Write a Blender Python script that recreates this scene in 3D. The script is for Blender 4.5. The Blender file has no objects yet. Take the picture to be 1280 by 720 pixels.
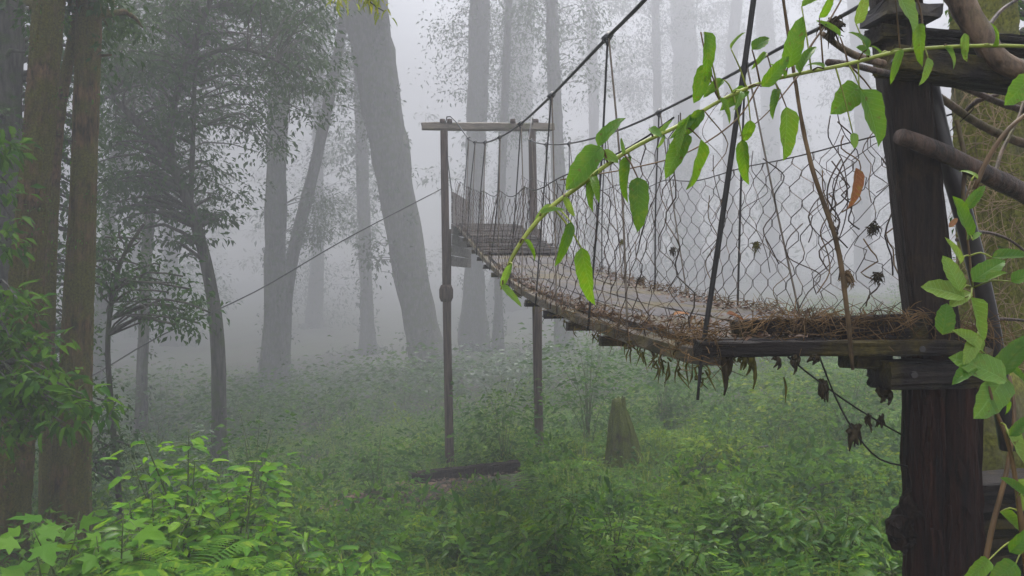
import bpy, math, random
import numpy as np
from mathutils import Matrix, Vector

random.seed(11)
rng = np.random.default_rng(11)
sc = bpy.context.scene
COL = sc.collection
EYE = 0.0                      # eye level is z = 0, metres, Y goes into the wood

# ------------------------------------------------------------------ camera
cam_d = bpy.data.cameras.new('camera')
cam = bpy.data.objects.new('camera', cam_d)
COL.objects.link(cam)
cam.location = (0, 0, EYE)
cam.rotation_euler = (math.radians(90), 0, 0)
cam_d.sensor_width = 36.0
cam_d.lens = 28.125
cam_d.clip_start = 0.05
cam_d.clip_end = 600
sc.camera = cam

# ------------------------------------------------------------------ sky and sun (overcast, light coming from ahead and above)
SUN_EL, SUN_AZ = math.radians(68), math.radians(12)      # azimuth clockwise from +Y
w = bpy.data.worlds.new('World')
sc.world = w
w.use_nodes = True
nt = w.node_tree
bg = nt.nodes['Background']
sky = nt.nodes.new('ShaderNodeTexSky')
sky.sky_type = 'NISHITA'
sky.sun_disc = False
sky.sun_elevation = SUN_EL
sky.sun_rotation = SUN_AZ
sky.air_density = 1.0
sky.dust_density = 3.0
hsv = nt.nodes.new('ShaderNodeHueSaturation')
hsv.inputs['Saturation'].default_value = 0.32
nt.links.new(sky.outputs[0], hsv.inputs['Color'])
nt.links.new(hsv.outputs[0], bg.inputs['Color'])
bg.inputs['Strength'].default_value = 0.10
sun_d = bpy.data.lights.new('sun', 'SUN')
sun_d.energy = 1.5
sun_d.angle = math.radians(22)
sun_d.color = (1.0, 0.97, 0.93)
sun = bpy.data.objects.new('sun', sun_d)
COL.objects.link(sun)
sdir = Vector((math.sin(SUN_AZ) * math.cos(SUN_EL), math.cos(SUN_AZ) * math.cos(SUN_EL), math.sin(SUN_EL)))
sun.rotation_euler = sdir.to_track_quat('Z', 'Y').to_euler()
sun.location = (0, 10, 30)

sc.view_settings.view_transform = 'Standard'
sc.view_settings.look = 'None'
sc.view_settings.gamma = 1.0
sc.view_settings.exposure = 3.2
cy = sc.cycles
cy.max_bounces = 7
cy.diffuse_bounces = 2
cy.glossy_bounces = 2
cy.transmission_bounces = 3
cy.volume_bounces = 3
cy.transparent_max_bounces = 4
cy.use_denoising = True

HAZE_DENSITY = 0.0140
HAZE_ANISO = 0.12


# ================================================================== helpers
def P(px, py, Y):
    """a point Y metres ahead, from the photograph's 1280 x 720 pixels"""
    return np.array([(px - 640) / 1000.0 * Y, Y, (360 - py) / 1000.0 * Y])


def unit(v):
    v = np.asarray(v, float)
    return v / np.maximum(np.linalg.norm(v, axis=-1, keepdims=True), 1e-9)


def catmull(pts, step):
    pts = np.asarray(pts, float)
    if len(pts) == 2:
        n = max(2, int(np.linalg.norm(pts[1] - pts[0]) / step) + 1)
        t = np.linspace(0, 1, n)[:, None]
        return pts[0] * (1 - t) + pts[1] * t
    ext = np.vstack([2 * pts[0] - pts[1], pts, 2 * pts[-1] - pts[-2]])
    out = []
    for i in range(len(pts) - 1):
        p0, p1, p2, p3 = ext[i], ext[i + 1], ext[i + 2], ext[i + 3]
        n = max(2, int(np.linalg.norm((p2 - p1)[:3]) / step))
        t = np.linspace(0, 1, n, endpoint=False)[:, None]
        out.append(0.5 * ((2 * p1) + (-p0 + p2) * t + (2 * p0 - 5 * p1 + 4 * p2 - p3) * t ** 2 + (-p0 + 3 * p1 - 3 * p2 + p3) * t ** 3))
    out.append(pts[-1:])
    return np.vstack(out)


class MB:
    """collects quads/tris, builds ONE mesh object"""
    def __init__(self):
        self.v, self.q, self.t, self.n = [], [], [], 0
        self.uv = None

    def add(self, v, quads=None, tris=None):
        v = np.asarray(v, float)
        if quads is not None and len(quads): self.q.append(np.asarray(quads, int) + self.n)
        if tris is not None and len(tris): self.t.append(np.asarray(tris, int) + self.n)
        self.v.append(v); self.n += len(v)

    def tube(self, path, rad, sides=8, rough=0.0, caps=True, seed=None, ridged=0.0):
        path = np.asarray(path, float)
        n = len(path)
        rad = np.interp(np.linspace(0, 1, n), np.linspace(0, 1, len(np.atleast_1d(rad))), np.atleast_1d(rad)) if np.ndim(rad) else np.full(n, rad)
        tan = unit(np.gradient(path, axis=0))
        a = np.array([0, 0, 1.0]) if abs(tan[0][2]) < 0.9 else np.array([1.0, 0, 0])
        u = unit(np.cross(a, tan[0])); frames = []
        for i in range(n):
            u = unit(u - tan[i] * np.dot(u, tan[i])); frames.append((u, np.cross(tan[i], u)))
        U = np.array([f[0] for f in frames]); W = np.array([f[1] for f in frames])
        th = np.linspace(0, 2 * np.pi, sides, endpoint=False)
        r = np.repeat(rad[:, None], sides, 1)
        if rough:
            lr = np.random.default_rng(seed if seed is not None else rng.integers(1 << 30))
            s = np.concatenate([[0], np.cumsum(np.linalg.norm(np.diff(path, axis=0), axis=1))])
            nz = np.zeros((n, sides))
            for k in (2, 3, 5, 7):
                nz += np.cos(k * th[None] + lr.uniform(0, 6.3) + np.sin(s * lr.uniform(.6, 2.0) + lr.uniform(0, 6))[:, None] * 1.2) / k ** .5
            nz += lr.normal(0, .35 if not ridged else .1, (n, sides))
            r = r * (1 + rough * nz)
            if ridged:                          # bark plates between wandering fissures
                wob = lambda f: np.interp(s, np.linspace(0, s[-1], max(4, int(s[-1] * f))), lr.normal(0, 1, max(4, int(s[-1] * f))))[:, None]
                b_ = np.zeros((n, sides))
                for k in (9, 13, 17, 22):
                    b_ += np.abs(np.sin(k * th[None] / 1.0 + wob(3.0) * 1.6 + lr.uniform(0, 6) + .5 * np.sin(2 * th[None] + wob(2))))
                cr = np.abs(np.sin(s[:, None] * 14 + wob(4) * 2 + 3 * np.sin(3 * th[None] + wob(3))))
                r = r * (1 + ridged * (np.clip(b_ / 4 - .62, -.4, .2) * 2.2 - .35 * (cr < .12) + lr.normal(0, .10, (n, sides))))
        V = path[:, None] + r[..., None] * (np.cos(th)[None, :, None] * U[:, None] + np.sin(th)[None, :, None] * W[:, None])
        V = V.reshape(-1, 3)
        i = np.arange(n - 1)[:, None] * sides; j = np.arange(sides)[None]; k = (j + 1) % sides
        Q = np.stack([i + j, i + k, i + sides + k, i + sides + j], -1).reshape(-1, 4)
        T = None
        if caps:
            V = np.vstack([V, path[0], path[-1]]); c0, c1 = n * sides, n * sides + 1
            jj = np.arange(sides); kk = (jj + 1) % sides
            T = np.vstack([np.stack([np.full(sides, c0), kk, jj], -1), np.stack([np.full(sides, c1), (n - 1) * sides + jj, (n - 1) * sides + kk], -1)])
        self.add(V, Q, T)

    def beam(self, p0, p1, wd, ht, up=(0, 0, 1), jit=0.0, step=0.25, cham=0.12, taper=1.0, groove=0.0):
        """a worn timber with chamfered edges running through the points p0..p1"""
        path = catmull(p0, step) if p1 is None else catmull([p0, p1], step)
        n = len(path)
        if n < 2: return
        tan = unit(np.gradient(path, axis=0))
        up = np.asarray(up, float)
        S = unit(np.cross(tan, up)); Uv = np.cross(S, tan)
        a, b = wd / 2, ht / 2; c = cham * min(wd, ht)
        prof = np.array([(-a + c, -b), (a - c, -b), (a, -b + c), (a, b - c), (a - c, b), (-a + c, b), (-a, b - c), (-a, -b + c)])
        if groove:                              # weather cracks along the grain
            prof = np.vstack([prof[k_] * (1 - f_) + prof[(k_ + 1) % 8] * f_ for k_ in range(8) for f_ in np.linspace(0, 1, 6, endpoint=False)]).reshape(-1, 2)
        sclx = np.linspace(1, taper, n)
        V = path[:, None] + (prof[None, :, :1] * sclx[:, None, None]) * S[:, None] + (prof[None, :, 1:] * sclx[:, None, None]) * Uv[:, None]
        if groove:
            kq = len(prof); gd = np.abs(rng.normal(0, 1, kq)); gd = np.where(rng.random(kq) < .3, gd * 2.2, gd * .25)
            sl = np.stack([np.interp(np.arange(n), np.linspace(0, n - 1, max(3, n // 5)), rng.uniform(.2, 1.6, max(3, n // 5))) for _ in range(kq)], 1)
            cen = path[:, None]
            dirn = unit(V - cen); V = V - dirn * (gd[None] * sl * groove)[..., None]
        if jit: V = V + rng.normal(0, jit, V.shape)
        V = V.reshape(-1, 3); m = len(prof)
        i = np.arange(n - 1)[:, None] * m; j = np.arange(m)[None]; k = (j + 1) % m
        Q = np.stack([i + j, i + k, i + m + k, i + m + j], -1).reshape(-1, 4)
        V = np.vstack([V, path[0], path[-1]]); jj = np.arange(m); kk = (jj + 1) % m
        T = np.vstack([np.stack([np.full(m, n * m), kk, jj], -1), np.stack([np.full(m, n * m + 1), (n - 1) * m + jj, (n - 1) * m + kk], -1)])
        self.add(V, Q, T)

    def build(self, name, mat, parent=None, smooth=True, origin=None):
        V = np.vstack(self.v)
        org = np.asarray(origin, float) if origin is not None else (np.array(parent_loc(parent)) if parent is not None else np.zeros(3))
        me = mesh_np(name, V - org, np.vstack(self.q) if self.q else None, np.vstack(self.t) if self.t else None, smooth)
        me.materials.append(mat)
        o = bpy.data.objects.new(name, me); COL.objects.link(o)
        if parent is not None: o.parent = parent
        elif origin is not None: o.location = org
        return o


def mesh_np(name, V, Q=None, T=None, smooth=True, uv=None):
    me = bpy.data.meshes.new(name)
    nq = 0 if Q is None else len(Q); ntr = 0 if T is None else len(T)
    me.vertices.add(len(V)); me.vertices.foreach_set('co', np.asarray(V, np.float32).ravel())
    loops = np.concatenate([x.ravel() for x in (Q, T) if x is not None and len(x)]).astype(np.int32)
    me.loops.add(len(loops)); me.loops.foreach_set('vertex_index', loops)
    tot = np.concatenate([np.full(nq, 4), np.full(ntr, 3)]).astype(np.int32)
    me.polygons.add(nq + ntr)
    me.polygons.foreach_set('loop_start', np.concatenate([[0], np.cumsum(tot)[:-1]]).astype(np.int32))
    me.polygons.foreach_set('use_smooth', np.full(nq + ntr, smooth))
    if uv is not None:
        l = me.uv_layers.new(name='UVMap')
        l.data.foreach_set('uv', np.asarray(uv, np.float32)[loops].ravel())
    me.update(calc_edges=True)
    return me


_abs = {}
def parent_loc(o):
    return _abs[o.name]


def thing(name, label, cat, loc, group=None, kind=None):
    o = bpy.data.objects.new(name, None); COL.objects.link(o)
    o.empty_display_size = 0.1
    o.location = [float(x) for x in loc]
    _abs[o.name] = np.array(loc, float)
    o['label'] = label; o['category'] = cat
    if group: o['group'] = group
    if kind: o['kind'] = kind
    return o


def tag(o, label, cat, group=None, kind=None):
    o['label'] = label; o['category'] = cat
    if group: o['group'] = group
    if kind: o['kind'] = kind
    return o


def keep(o):              # a part mesh whose own children also use world coordinates
    _abs[o.name] = np.array(_abs[o.parent.name]) if o.parent else np.array(o.location)
    return o


# ------------------------------------------------------------------ materials
def new_mat(name):
    m = bpy.data.materials.new(name); m.use_nodes = True
    return m, m.node_tree.nodes, m.node_tree.links, m.node_tree.nodes['Principled BSDF']


def ramp(nodes, stops):
    r = nodes.new('ShaderNodeValToRGB'); e = r.color_ramp.elements
    while len(e) < len(stops): e.new(0.5)
    for x, (p, c) in zip(e, stops): x.position = p; x.color = (*c, 1)
    return r


def leaf_mat(name, stops, rough=0.42, trans=0.35, veins=True, tcol=(0.16, 0.30, 0.03), spec=0.35):
    m, N, L, bs = new_mat(name)
    oi = N.new('ShaderNodeObjectInfo'); ge = N.new('ShaderNodeNewGeometry')
    ad = N.new('ShaderNodeMath'); ad.operation = 'ADD'
    L.new(oi.outputs['Random'], ad.inputs[0]); L.new(ge.outputs['Random Per Island'], ad.inputs[1])
    fr = N.new('ShaderNodeMath'); fr.operation = 'FRACT'; L.new(ad.outputs[0], fr.inputs[0])
    r = ramp(N, stops); L.new(fr.outputs[0], r.inputs[0])
    col = r.outputs[0]
    if veins:
        uv = N.new('ShaderNodeUVMap'); sp = N.new('ShaderNodeSeparateXYZ'); L.new(uv.outputs[0], sp.inputs[0])
        s = N.new('ShaderNodeMath'); s.operation = 'SUBTRACT'; s.inputs[1].default_value = 0.5; L.new(sp.outputs[0], s.inputs[0])
        a = N.new('ShaderNodeMath'); a.operation = 'ABSOLUTE'; L.new(s.outputs[0], a.inputs[0])
        k = N.new('ShaderNodeMath'); k.operation = 'MULTIPLY_ADD'; k.inputs[1].default_value = -0.45; L.new(a.outputs[0], k.inputs[0]); L.new(sp.outputs[1], k.inputs[2])
        f = N.new('ShaderNodeMath'); f.operation = 'MULTIPLY'; f.inputs[1].default_value = 60.0; L.new(k.outputs[0], f.inputs[0])
        sn = N.new('ShaderNodeMath'); sn.operation = 'SINE'; L.new(f.outputs[0], sn.inputs[0])
        vr = ramp(N, [(0.86, (0, 0, 0)), (1.0, (1, 1, 1))])
        L.new(sn.outputs[0], vr.inputs[0])
        mr = ramp(N, [(0.0, (1, 1, 1)), (0.045, (0, 0, 0))]); L.new(a.outputs[0], mr.inputs[0])
        mx = N.new('ShaderNodeMath'); mx.operation = 'MAXIMUM'; L.new(vr.outputs[0], mx.inputs[0]); L.new(mr.outputs[0], mx.inputs[1])
        vm = N.new('ShaderNodeMix'); vm.data_type = 'RGBA'; vm.blend_type = 'MIX'
        sc_ = N.new('ShaderNodeMath'); sc_.operation = 'MULTIPLY'; sc_.inputs[1].default_value = 0.38; L.new(mx.outputs[0], sc_.inputs[0])
        L.new(sc_.outputs[0], vm.inputs['Factor']); L.new(col, vm.inputs['A'])
        hv = N.new('ShaderNodeHueSaturation'); hv.inputs['Value'].default_value = 1.9; hv.inputs['Saturation'].default_value = 0.8; L.new(col, hv.inputs['Color'])
        L.new(hv.outputs[0], vm.inputs['B'])
        col = vm.outputs['Result']
        bp = N.new('ShaderNodeBump'); bp.inputs['Strength'].default_value = 0.45; bp.inputs['Distance'].default_value = 0.004; bp.invert = True
        L.new(mx.outputs[0], bp.inputs['Height']); L.new(bp.outputs[0], bs.inputs['Normal'])
    no = N.new('ShaderNodeTexNoise'); no.inputs['Scale'].default_value = 45; tc = N.new('ShaderNodeTexCoord'); L.new(tc.outputs['Object'], no.inputs['Vector'])
    mt = N.new('ShaderNodeMix'); mt.data_type = 'RGBA'; mt.blend_type = 'OVERLAY'; mt.inputs['Factor'].default_value = 0.45
    L.new(col, mt.inputs['A']); L.new(no.outputs[0], mt.inputs['B']); col = mt.outputs['Result']
    if veins:                                   # brown blemishes and yellowing
        oo = N.new('ShaderNodeVectorMath'); oo.operation = 'ADD'; L.new(tc.outputs['Object'], oo.inputs[0]); L.new(oi.outputs['Location'], oo.inputs[1])
        b1 = N.new('ShaderNodeTexNoise'); b1.inputs['Scale'].default_value = 7; b1.inputs['Detail'].default_value = 3; L.new(oo.outputs[0], b1.inputs['Vector'])
        br = ramp(N, [(0.66, (0, 0, 0)), (0.71, (1, 1, 1))]); L.new(b1.outputs[0], br.inputs[0])
        bm = N.new('ShaderNodeMix'); bm.data_type = 'RGBA'; L.new(br.outputs[0], bm.inputs['Factor']); L.new(col, bm.inputs['A']); bm.inputs['B'].default_value = (0.10, 0.055, 0.015, 1); col = bm.outputs['Result']
        yr = ramp(N, [(0.30, (1, 1, 1)), (0.48, (0, 0, 0))]); L.new(b1.outputs[0], yr.inputs[0])
        ym = N.new('ShaderNodeMix'); ym.data_type = 'RGBA'; sc2 = N.new('ShaderNodeMath'); sc2.operation = 'MULTIPLY'; sc2.inputs[1].default_value = .5; L.new(yr.outputs[0], sc2.inputs[0]); L.new(sc2.outputs[0], ym.inputs['Factor']); L.new(col, ym.inputs['A']); ym.inputs['B'].default_value = (0.19, 0.21, 0.015, 1); col = ym.outputs['Result']
    L.new(col, bs.inputs['Base Color'])
    bs.inputs['Roughness'].default_value = rough
    bs.inputs['Specular IOR Level'].default_value = spec
    tr = N.new('ShaderNodeBsdfTranslucent')
    g = N.new('ShaderNodeMix'); g.data_type = 'RGBA'; g.blend_type = 'MIX'; g.inputs['Factor'].default_value = 0.5
    L.new(col, g.inputs['A']); g.inputs['B'].default_value = (*tcol, 1)
    L.new(g.outputs['Result'], tr.inputs['Color'])
    ms = N.new('ShaderNodeMixShader'); ms.inputs[0].default_value = trans
    L.new(bs.outputs[0], ms.inputs[1]); L.new(tr.outputs[0], ms.inputs[2])
    L.new(ms.outputs[0], N['Material Output'].inputs['Surface'])
    return m


def bark_mat(name, dark, light, moss=None, moss_amt=0.5, scale=7.0, stretch=0.18, rough=0.85, bump=0.6, spec=0.25):
    m, N, L, bs = new_mat(name)
    tc = N.new('ShaderNodeTexCoord'); mp = N.new('ShaderNodeMapping'); mp.inputs['Scale'].default_value = (1, 1, stretch)
    L.new(tc.outputs['Object'], mp.inputs[0])
    n1 = N.new('ShaderNodeTexNoise'); n1.inputs['Scale'].default_value = scale * 2; n1.inputs['Detail'].default_value = 8; n1.inputs['Roughness'].default_value = 0.68
    L.new(mp.outputs[0], n1.inputs['Vector'])
    r = ramp(N, [(0.36, dark), (0.5, tuple((a + b) / 2 for a, b in zip(dark, light))), (0.66, light)])
    L.new(n1.outputs[0], r.inputs[0]); col = r.outputs[0]
    n3 = N.new('ShaderNodeTexNoise'); n3.inputs['Scale'].default_value = 3.1; n3.inputs['Detail'].default_value = 5; n3.inputs['Roughness'].default_value = .6
    L.new(tc.outputs['Object'], n3.inputs['Vector'])
    if moss is not None:
        mr = ramp(N, [(max(0, 0.62 - moss_amt * 0.4), (0, 0, 0)), (min(1, 0.72 - moss_amt * 0.3), (1, 1, 1))]); L.new(n3.outputs[0], mr.inputs[0])
        n4 = N.new('ShaderNodeTexNoise'); n4.inputs['Scale'].default_value = 60; L.new(tc.outputs['Object'], n4.inputs['Vector'])
        mc = ramp(N, [(0.3, tuple(0.55 * c for c in moss)), (0.7, tuple(1.4 * c for c in moss))]); L.new(n4.outputs[0], mc.inputs[0])
        mx = N.new('ShaderNodeMix'); mx.data_type = 'RGBA'; L.new(mr.outputs[0], mx.inputs['Factor']); L.new(col, mx.inputs['A']); L.new(mc.outputs[0], mx.inputs['B'])
        col = mx.outputs['Result']
    L.new(col, bs.inputs['Base Color'])
    bs.inputs['Roughness'].default_value = rough; bs.inputs['Specular IOR Level'].default_value = spec
    bp = N.new('ShaderNodeBump'); bp.inputs['Strength'].default_value = bump; bp.inputs['Distance'].default_value = 0.03
    L.new(n1.outputs[0], bp.inputs['Height']); L.new(bp.outputs[0], bs.inputs['Normal'])
    return m


def wood_mat(name, dark, light, moss=None, moss_amt=0.3, axis=2, rough=0.6, scale=14, spec=0.4, bump=0.5):
    m = bark_mat(name, dark, light, moss, moss_amt, scale, 0.08, rough, bump, spec)
    for n in m.node_tree.nodes:
        if n.type == 'MAPPING':
            s = [1.0, 1.0, 1.0]; s[axis] = 0.07; n.inputs['Scale'].default_value = s
    return m


def flat_mat(name, c, rough=0.6, spec=0.3, metal=0.0, var=0.25, scale=20):
    m, N, L, bs = new_mat(name)
    tc = N.new('ShaderNodeTexCoord'); n = N.new('ShaderNodeTexNoise'); n.inputs['Scale'].default_value = scale; n.inputs['Detail'].default_value = 5
    L.new(tc.outputs['Object'], n.inputs['Vector'])
    r = ramp(N, [(0.3, tuple(x * (1 - var) for x in c)), (0.7, tuple(x * (1 + var) for x in c))]); L.new(n.outputs[0], r.inputs[0])
    L.new(r.outputs[0], bs.inputs['Base Color'])
    bs.inputs['Roughness'].default_value = rough; bs.inputs['Specular IOR Level'].default_value = spec; bs.inputs['Metallic'].default_value = metal
    return m


M = {}
M['leaf_bright'] = leaf_mat('leaf_bright', [(0, (0.03, 0.13, 0.002)), (0.5, (0.075, 0.225, 0.003)), (1, (0.16, 0.29, 0.006))], 0.5, 0.48, spec=.15, tcol=(0.24, 0.48, 0.005))
M['leaf_vine'] = leaf_mat('leaf_vine', [(0, (0.03, 0.105, 0.004)), (0.55, (0.06, 0.17, 0.006)), (1, (0.11, 0.22, 0.01))], 0.36, 0.48, spec=.3, tcol=(0.26, 0.46, 0.008))
M['leaf_pale'] = leaf_mat('leaf_pale', [(0, (0.08, 0.20, 0.03)), (0.5, (0.14, 0.27, 0.03)), (1, (0.20, 0.30, 0.04))], 0.4, 0.45, tcol=(0.25, 0.35, 0.04))
M['leaf_mid'] = leaf_mat('leaf_mid', [(0, (0.006, 0.032, 0.002)), (0.5, (0.016, 0.068, 0.003)), (1, (0.06, 0.14, 0.004))], 0.6, 0.36, veins=False, spec=.08)
M['leaf_dark'] = leaf_mat('leaf_dark', [(0, (0.010, 0.04, 0.008)), (0.5, (0.018, 0.065, 0.012)), (1, (0.035, 0.09, 0.015))], 0.38, 0.3, veins=False)
M['leaf_canopy'] = leaf_mat('leaf_canopy', [(0, (0.010, 0.034, 0.007)), (0.5, (0.018, 0.056, 0.009)), (1, (0.036, 0.085, 0.012))], 0.6, 0.32, veins=False, spec=.12, tcol=(0.06, 0.11, 0.02))
M['leaf_gloss'] = leaf_mat('leaf_gloss', [(0, (0.010, 0.05, 0.004)), (0.5, (0.024, 0.09, 0.004)), (1, (0.045, 0.14, 0.006))], 0.45, 0.3, spec=.14)
M['leaf_lobed'] = leaf_mat('leaf_lobed', [(0, (0.035, 0.11, 0.006)), (1, (0.075, 0.17, 0.01))], 0.6, 0.35, veins=False, spec=.1, tcol=(0.18, 0.34, 0.01))
M['leaf_yellow'] = leaf_mat('leaf_yellow', [(0, (0.12, 0.20, 0.02)), (0.5, (0.2, 0.26, 0.02)), (1, (0.30, 0.30, 0.02))], 0.45, 0.45, veins=False, tcol=(0.4, 0.4, 0.02))
M['cover'] = leaf_mat('cover', [(0, (0.012, 0.048, 0.001)), (0.35, (0.045, 0.112, 0.001)), (0.75, (0.105, 0.178, 0.002)), (1, (0.17, 0.21, 0.01))], 0.6, 0.36, veins=False, spec=.08, tcol=(0.2, 0.3, 0.01))
M['fern'] = leaf_mat('fern', [(0, (0.03, 0.10, 0.004)), (0.6, (0.065, 0.165, 0.006)), (1, (0.15, 0.24, 0.008))], 0.6, 0.4, veins=False, spec=.12)
M['grass'] = leaf_mat('grass', [(0, (0.05, 0.11, 0.015)), (0.6, (0.10, 0.17, 0.025)), (1, (0.19, 0.21, 0.03))], 0.7, 0.35, veins=False, spec=.1)
M['bark_red'] = bark_mat('bark_red', (0.006, 0.004, 0.002), (0.15, 0.085, 0.042), (0.06, 0.055, 0.005), 0.62, 9, 0.5, bump=1.0)
M['bark_moss'] = bark_mat('bark_moss', (0.007, 0.005, 0.002), (0.14, 0.08, 0.028), (0.06, 0.056, 0.005), 0.62, 8, 0.25, bump=1.0)
M['bark_grey'] = bark_mat('bark_grey', (0.025, 0.024, 0.022), (0.12, 0.115, 0.10), (0.05, 0.065, 0.02), 0.35, 5, 0.25)
M['bark_dark'] = bark_mat('bark_dark', (0.014, 0.013, 0.012), (0.075, 0.07, 0.06), (0.03, 0.045, 0.012), 0.3, 7, 0.2)
M['moss_heavy'] = bark_mat('moss_heavy', (0.03, 0.026, 0.012), (0.20, 0.18, 0.10), (0.15, 0.15, 0.025), 0.75, 9, 0.5, 0.95, 0.9)
M['stump'] = bark_mat('stump', (0.008, 0.006, 0.003), (0.06, 0.038, 0.014), (0.065, 0.08, 0.004), 0.85, 12, 0.12)
M['wet_wood'] = wood_mat('wet_wood', (0.003, 0.002, 0.0015), (0.034, 0.020, 0.013), (0.06, 0.035, 0.015), 0.12, 2, 0.6, 24, .16, 1.0)
M['wet_post'] = wood_mat('wet_post', (0.0025, 0.0015, 0.0012), (0.040, 0.014, 0.008), None, 0, 2, 0.65, 20, .14, 1.0)
M['wet_beam'] = wood_mat('wet_beam', (0.003, 0.0022, 0.002), (0.028, 0.020, 0.017), (0.06, 0.045, 0.008), 0.3, 0, 0.55, 20, .18, .9)
M['board'] = wood_mat('board', (0.014, 0.012, 0.012), (0.078, 0.069, 0.073), (0.06, 0.045, 0.014), 0.36, 1, 0.62, 8, 0.22)
M['slat'] = wood_mat('slat', (0.055, 0.046, 0.042), (0.17, 0.15, 0.14), None, 0, 0, 0.55, 8, 0.3)
M['stringer'] = wood_mat('stringer', (0.012, 0.009, 0.007), (0.10, 0.075, 0.05), (0.10, 0.075, 0.02), 0.4, 1, 0.5, 10)
M['tower'] = wood_mat('tower', (0.03, 0.020, 0.016), (0.11, 0.075, 0.06), None, 0, 2, 0.75, 16, .15, .9)
M['tower_beam'] = wood_mat('tower_beam', (0.08, 0.065, 0.05), (0.22, 0.18, 0.14), (0.08, 0.09, 0.04), 0.2, 0, 0.7, 7)
M['branch'] = bark_mat('branch', (0.010, 0.006, 0.004), (0.11, 0.06, 0.038), None, 0, 12, 0.3, 0.45, 0.9, 0.4)
M['branch_pale'] = bark_mat('branch_pale', (0.03, 0.018, 0.010), (0.20, 0.125, 0.075), (0.08, 0.07, 0.015), 0.3, 11, 0.3, 0.6, 0.5, 0.4)
M['pipe'] = flat_mat('pipe', (0.03, 0.024, 0.024), 0.35, 0.5, 0.2)
M['cable'] = flat_mat('cable', (0.035, 0.035, 0.038), 0.45, 0.5, 0.4)
M['rope'] = flat_mat('rope', (0.11, 0.09, 0.07), 0.85, 0.2)
M['rope_dark'] = flat_mat('rope_dark', (0.015, 0.013, 0.012), 0.6, 0.3)
M['wire'] = flat_mat('wire', (0.045, 0.028, 0.019), 0.6, 0.3, 0.2, 0.7, 6)
M['vine'] = flat_mat('vine', (0.20, 0.23, 0.03), 0.5, 0.35, 0, 0.45, 12)
M['vine_brown'] = flat_mat('vine_brown', (0.10, 0.055, 0.02), 0.5, 0.35, 0, 0.4, 14)
M['stem'] = flat_mat('stem', (0.06, 0.085, 0.02), 0.6, 0.3)
M['root'] = flat_mat('root', (0.11, 0.07, 0.035), 0.8, 0.2, 0, 0.7, 9)
M['root_pale'] = flat_mat('root_pale', (0.24, 0.17, 0.09), 0.8, 0.2, 0, 0.6, 9)
M['straw'] = flat_mat('straw', (0.115, 0.070, 0.032), 0.9, 0.1, 0, 0.8, 9)
M['moss_dark'] = flat_mat('moss_dark', (0.035, 0.026, 0.014), 0.9, 0.1, 0, 0.6, 30)
M['moss_hang'] = flat_mat('moss_hang', (0.07, 0.06, 0.012), 0.9, 0.1, 0, 0.7, 20)
M['dry_leaf'] = leaf_mat('dry_leaf', [(0, (0.16, 0.06, 0.025)), (0.5, (0.26, 0.10, 0.04)), (1, (0.38, 0.17, 0.06))], 0.6, 0.3, tcol=(0.4, 0.16, 0.05))
M['litter'] = leaf_mat('litter', [(0, (0.04, 0.024, 0.016)), (0.6, (0.09, 0.05, 0.03)), (1, (0.17, 0.10, 0.06))], 0.65, 0.15, veins=False, tcol=(0.1, 0.05, 0.03))


# ================================================================== terrain
_ph = rng.uniform(0, 6.3, 40)
def ground(X, Y):
    X = np.asarray(X, float); Y = np.asarray(Y, float)
    z = np.interp(Y, [-25, 0, 4, 8, 12, 14, 18, 22, 30, 45, 60, 100, 300], [-1.3, -1.65, -2.05, -2.68, -3.03, -3.15, -3.55, -3.95, -4.5, -4.95, -5.0, -4.6, 4.0])
    z = z + 0.085 * np.clip(X, -14, 16) * np.clip((Y + 4) / 14, 0, 1)
    z = z + 0.13 * np.clip(X - 2, 0, 22) * np.clip((Y - 11) / 12, 0, 1)
    b = np.clip((X - 2.3) / 1.5, 0, 1); b = b * b * (3 - 2 * b)
    z = z + 1.5 * b * np.exp(-((Y - 3.2) / 2.2) ** 2)
    for i in range(6):
        f = 0.35 * 1.7 ** i; a = 0.16 / 1.5 ** i
        z = z + a * np.sin(f * (X * math.cos(i * 1.3) + Y * math.sin(i * 1.3)) * 1.7 + _ph[i]) * np.cos(f * (Y * math.cos(i * 2.1) - X * math.sin(i)) * 1.3 + _ph[i + 8])
    return z


def soil_mat():
    m, N, L, bs = new_mat('soil')
    tc = N.new('ShaderNodeTexCoord')
    n1 = N.new('ShaderNodeTexNoise'); n1.inputs['Scale'].default_value = 0.55; n1.inputs['Detail'].default_value = 8; n1.inputs['Roughness'].default_value = .7
    n2 = N.new('ShaderNodeTexNoise'); n2.inputs['Scale'].default_value = 14; n2.inputs['Detail'].default_value = 8; n2.inputs['Roughness'].default_value = .7
    for n in (n1, n2): L.new(tc.outputs['Object'], n.inputs['Vector'])
    r1 = ramp(N, [(0.35, (0.012, 0.008, 0.005)), (0.7, (0.05, 0.032, 0.02))]); L.new(n2.outputs[0], r1.inputs[0])
    r2 = ramp(N, [(0.35, (0.008, 0.018, 0.004)), (0.7, (0.04, 0.065, 0.008))]); L.new(n2.outputs[0], r2.inputs[0])
    f = ramp(N, [(0.42, (0, 0, 0)), (0.55, (1, 1, 1))]); L.new(n1.outputs[0], f.inputs[0])
    mx = N.new('ShaderNodeMix'); mx.data_type = 'RGBA'; L.new(f.outputs[0], mx.inputs['Factor']); L.new(r1.outputs[0], mx.inputs['A']); L.new(r2.outputs[0], mx.inputs['B'])
    L.new(mx.outputs['Result'], bs.inputs['Base Color']); bs.inputs['Roughness'].default_value = 0.9
    bp = N.new('ShaderNodeBump'); bp.inputs['Distance'].default_value = 0.06; L.new(n2.outputs[0], bp.inputs['Height']); L.new(bp.outputs[0], bs.inputs['Normal'])
    return m


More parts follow.
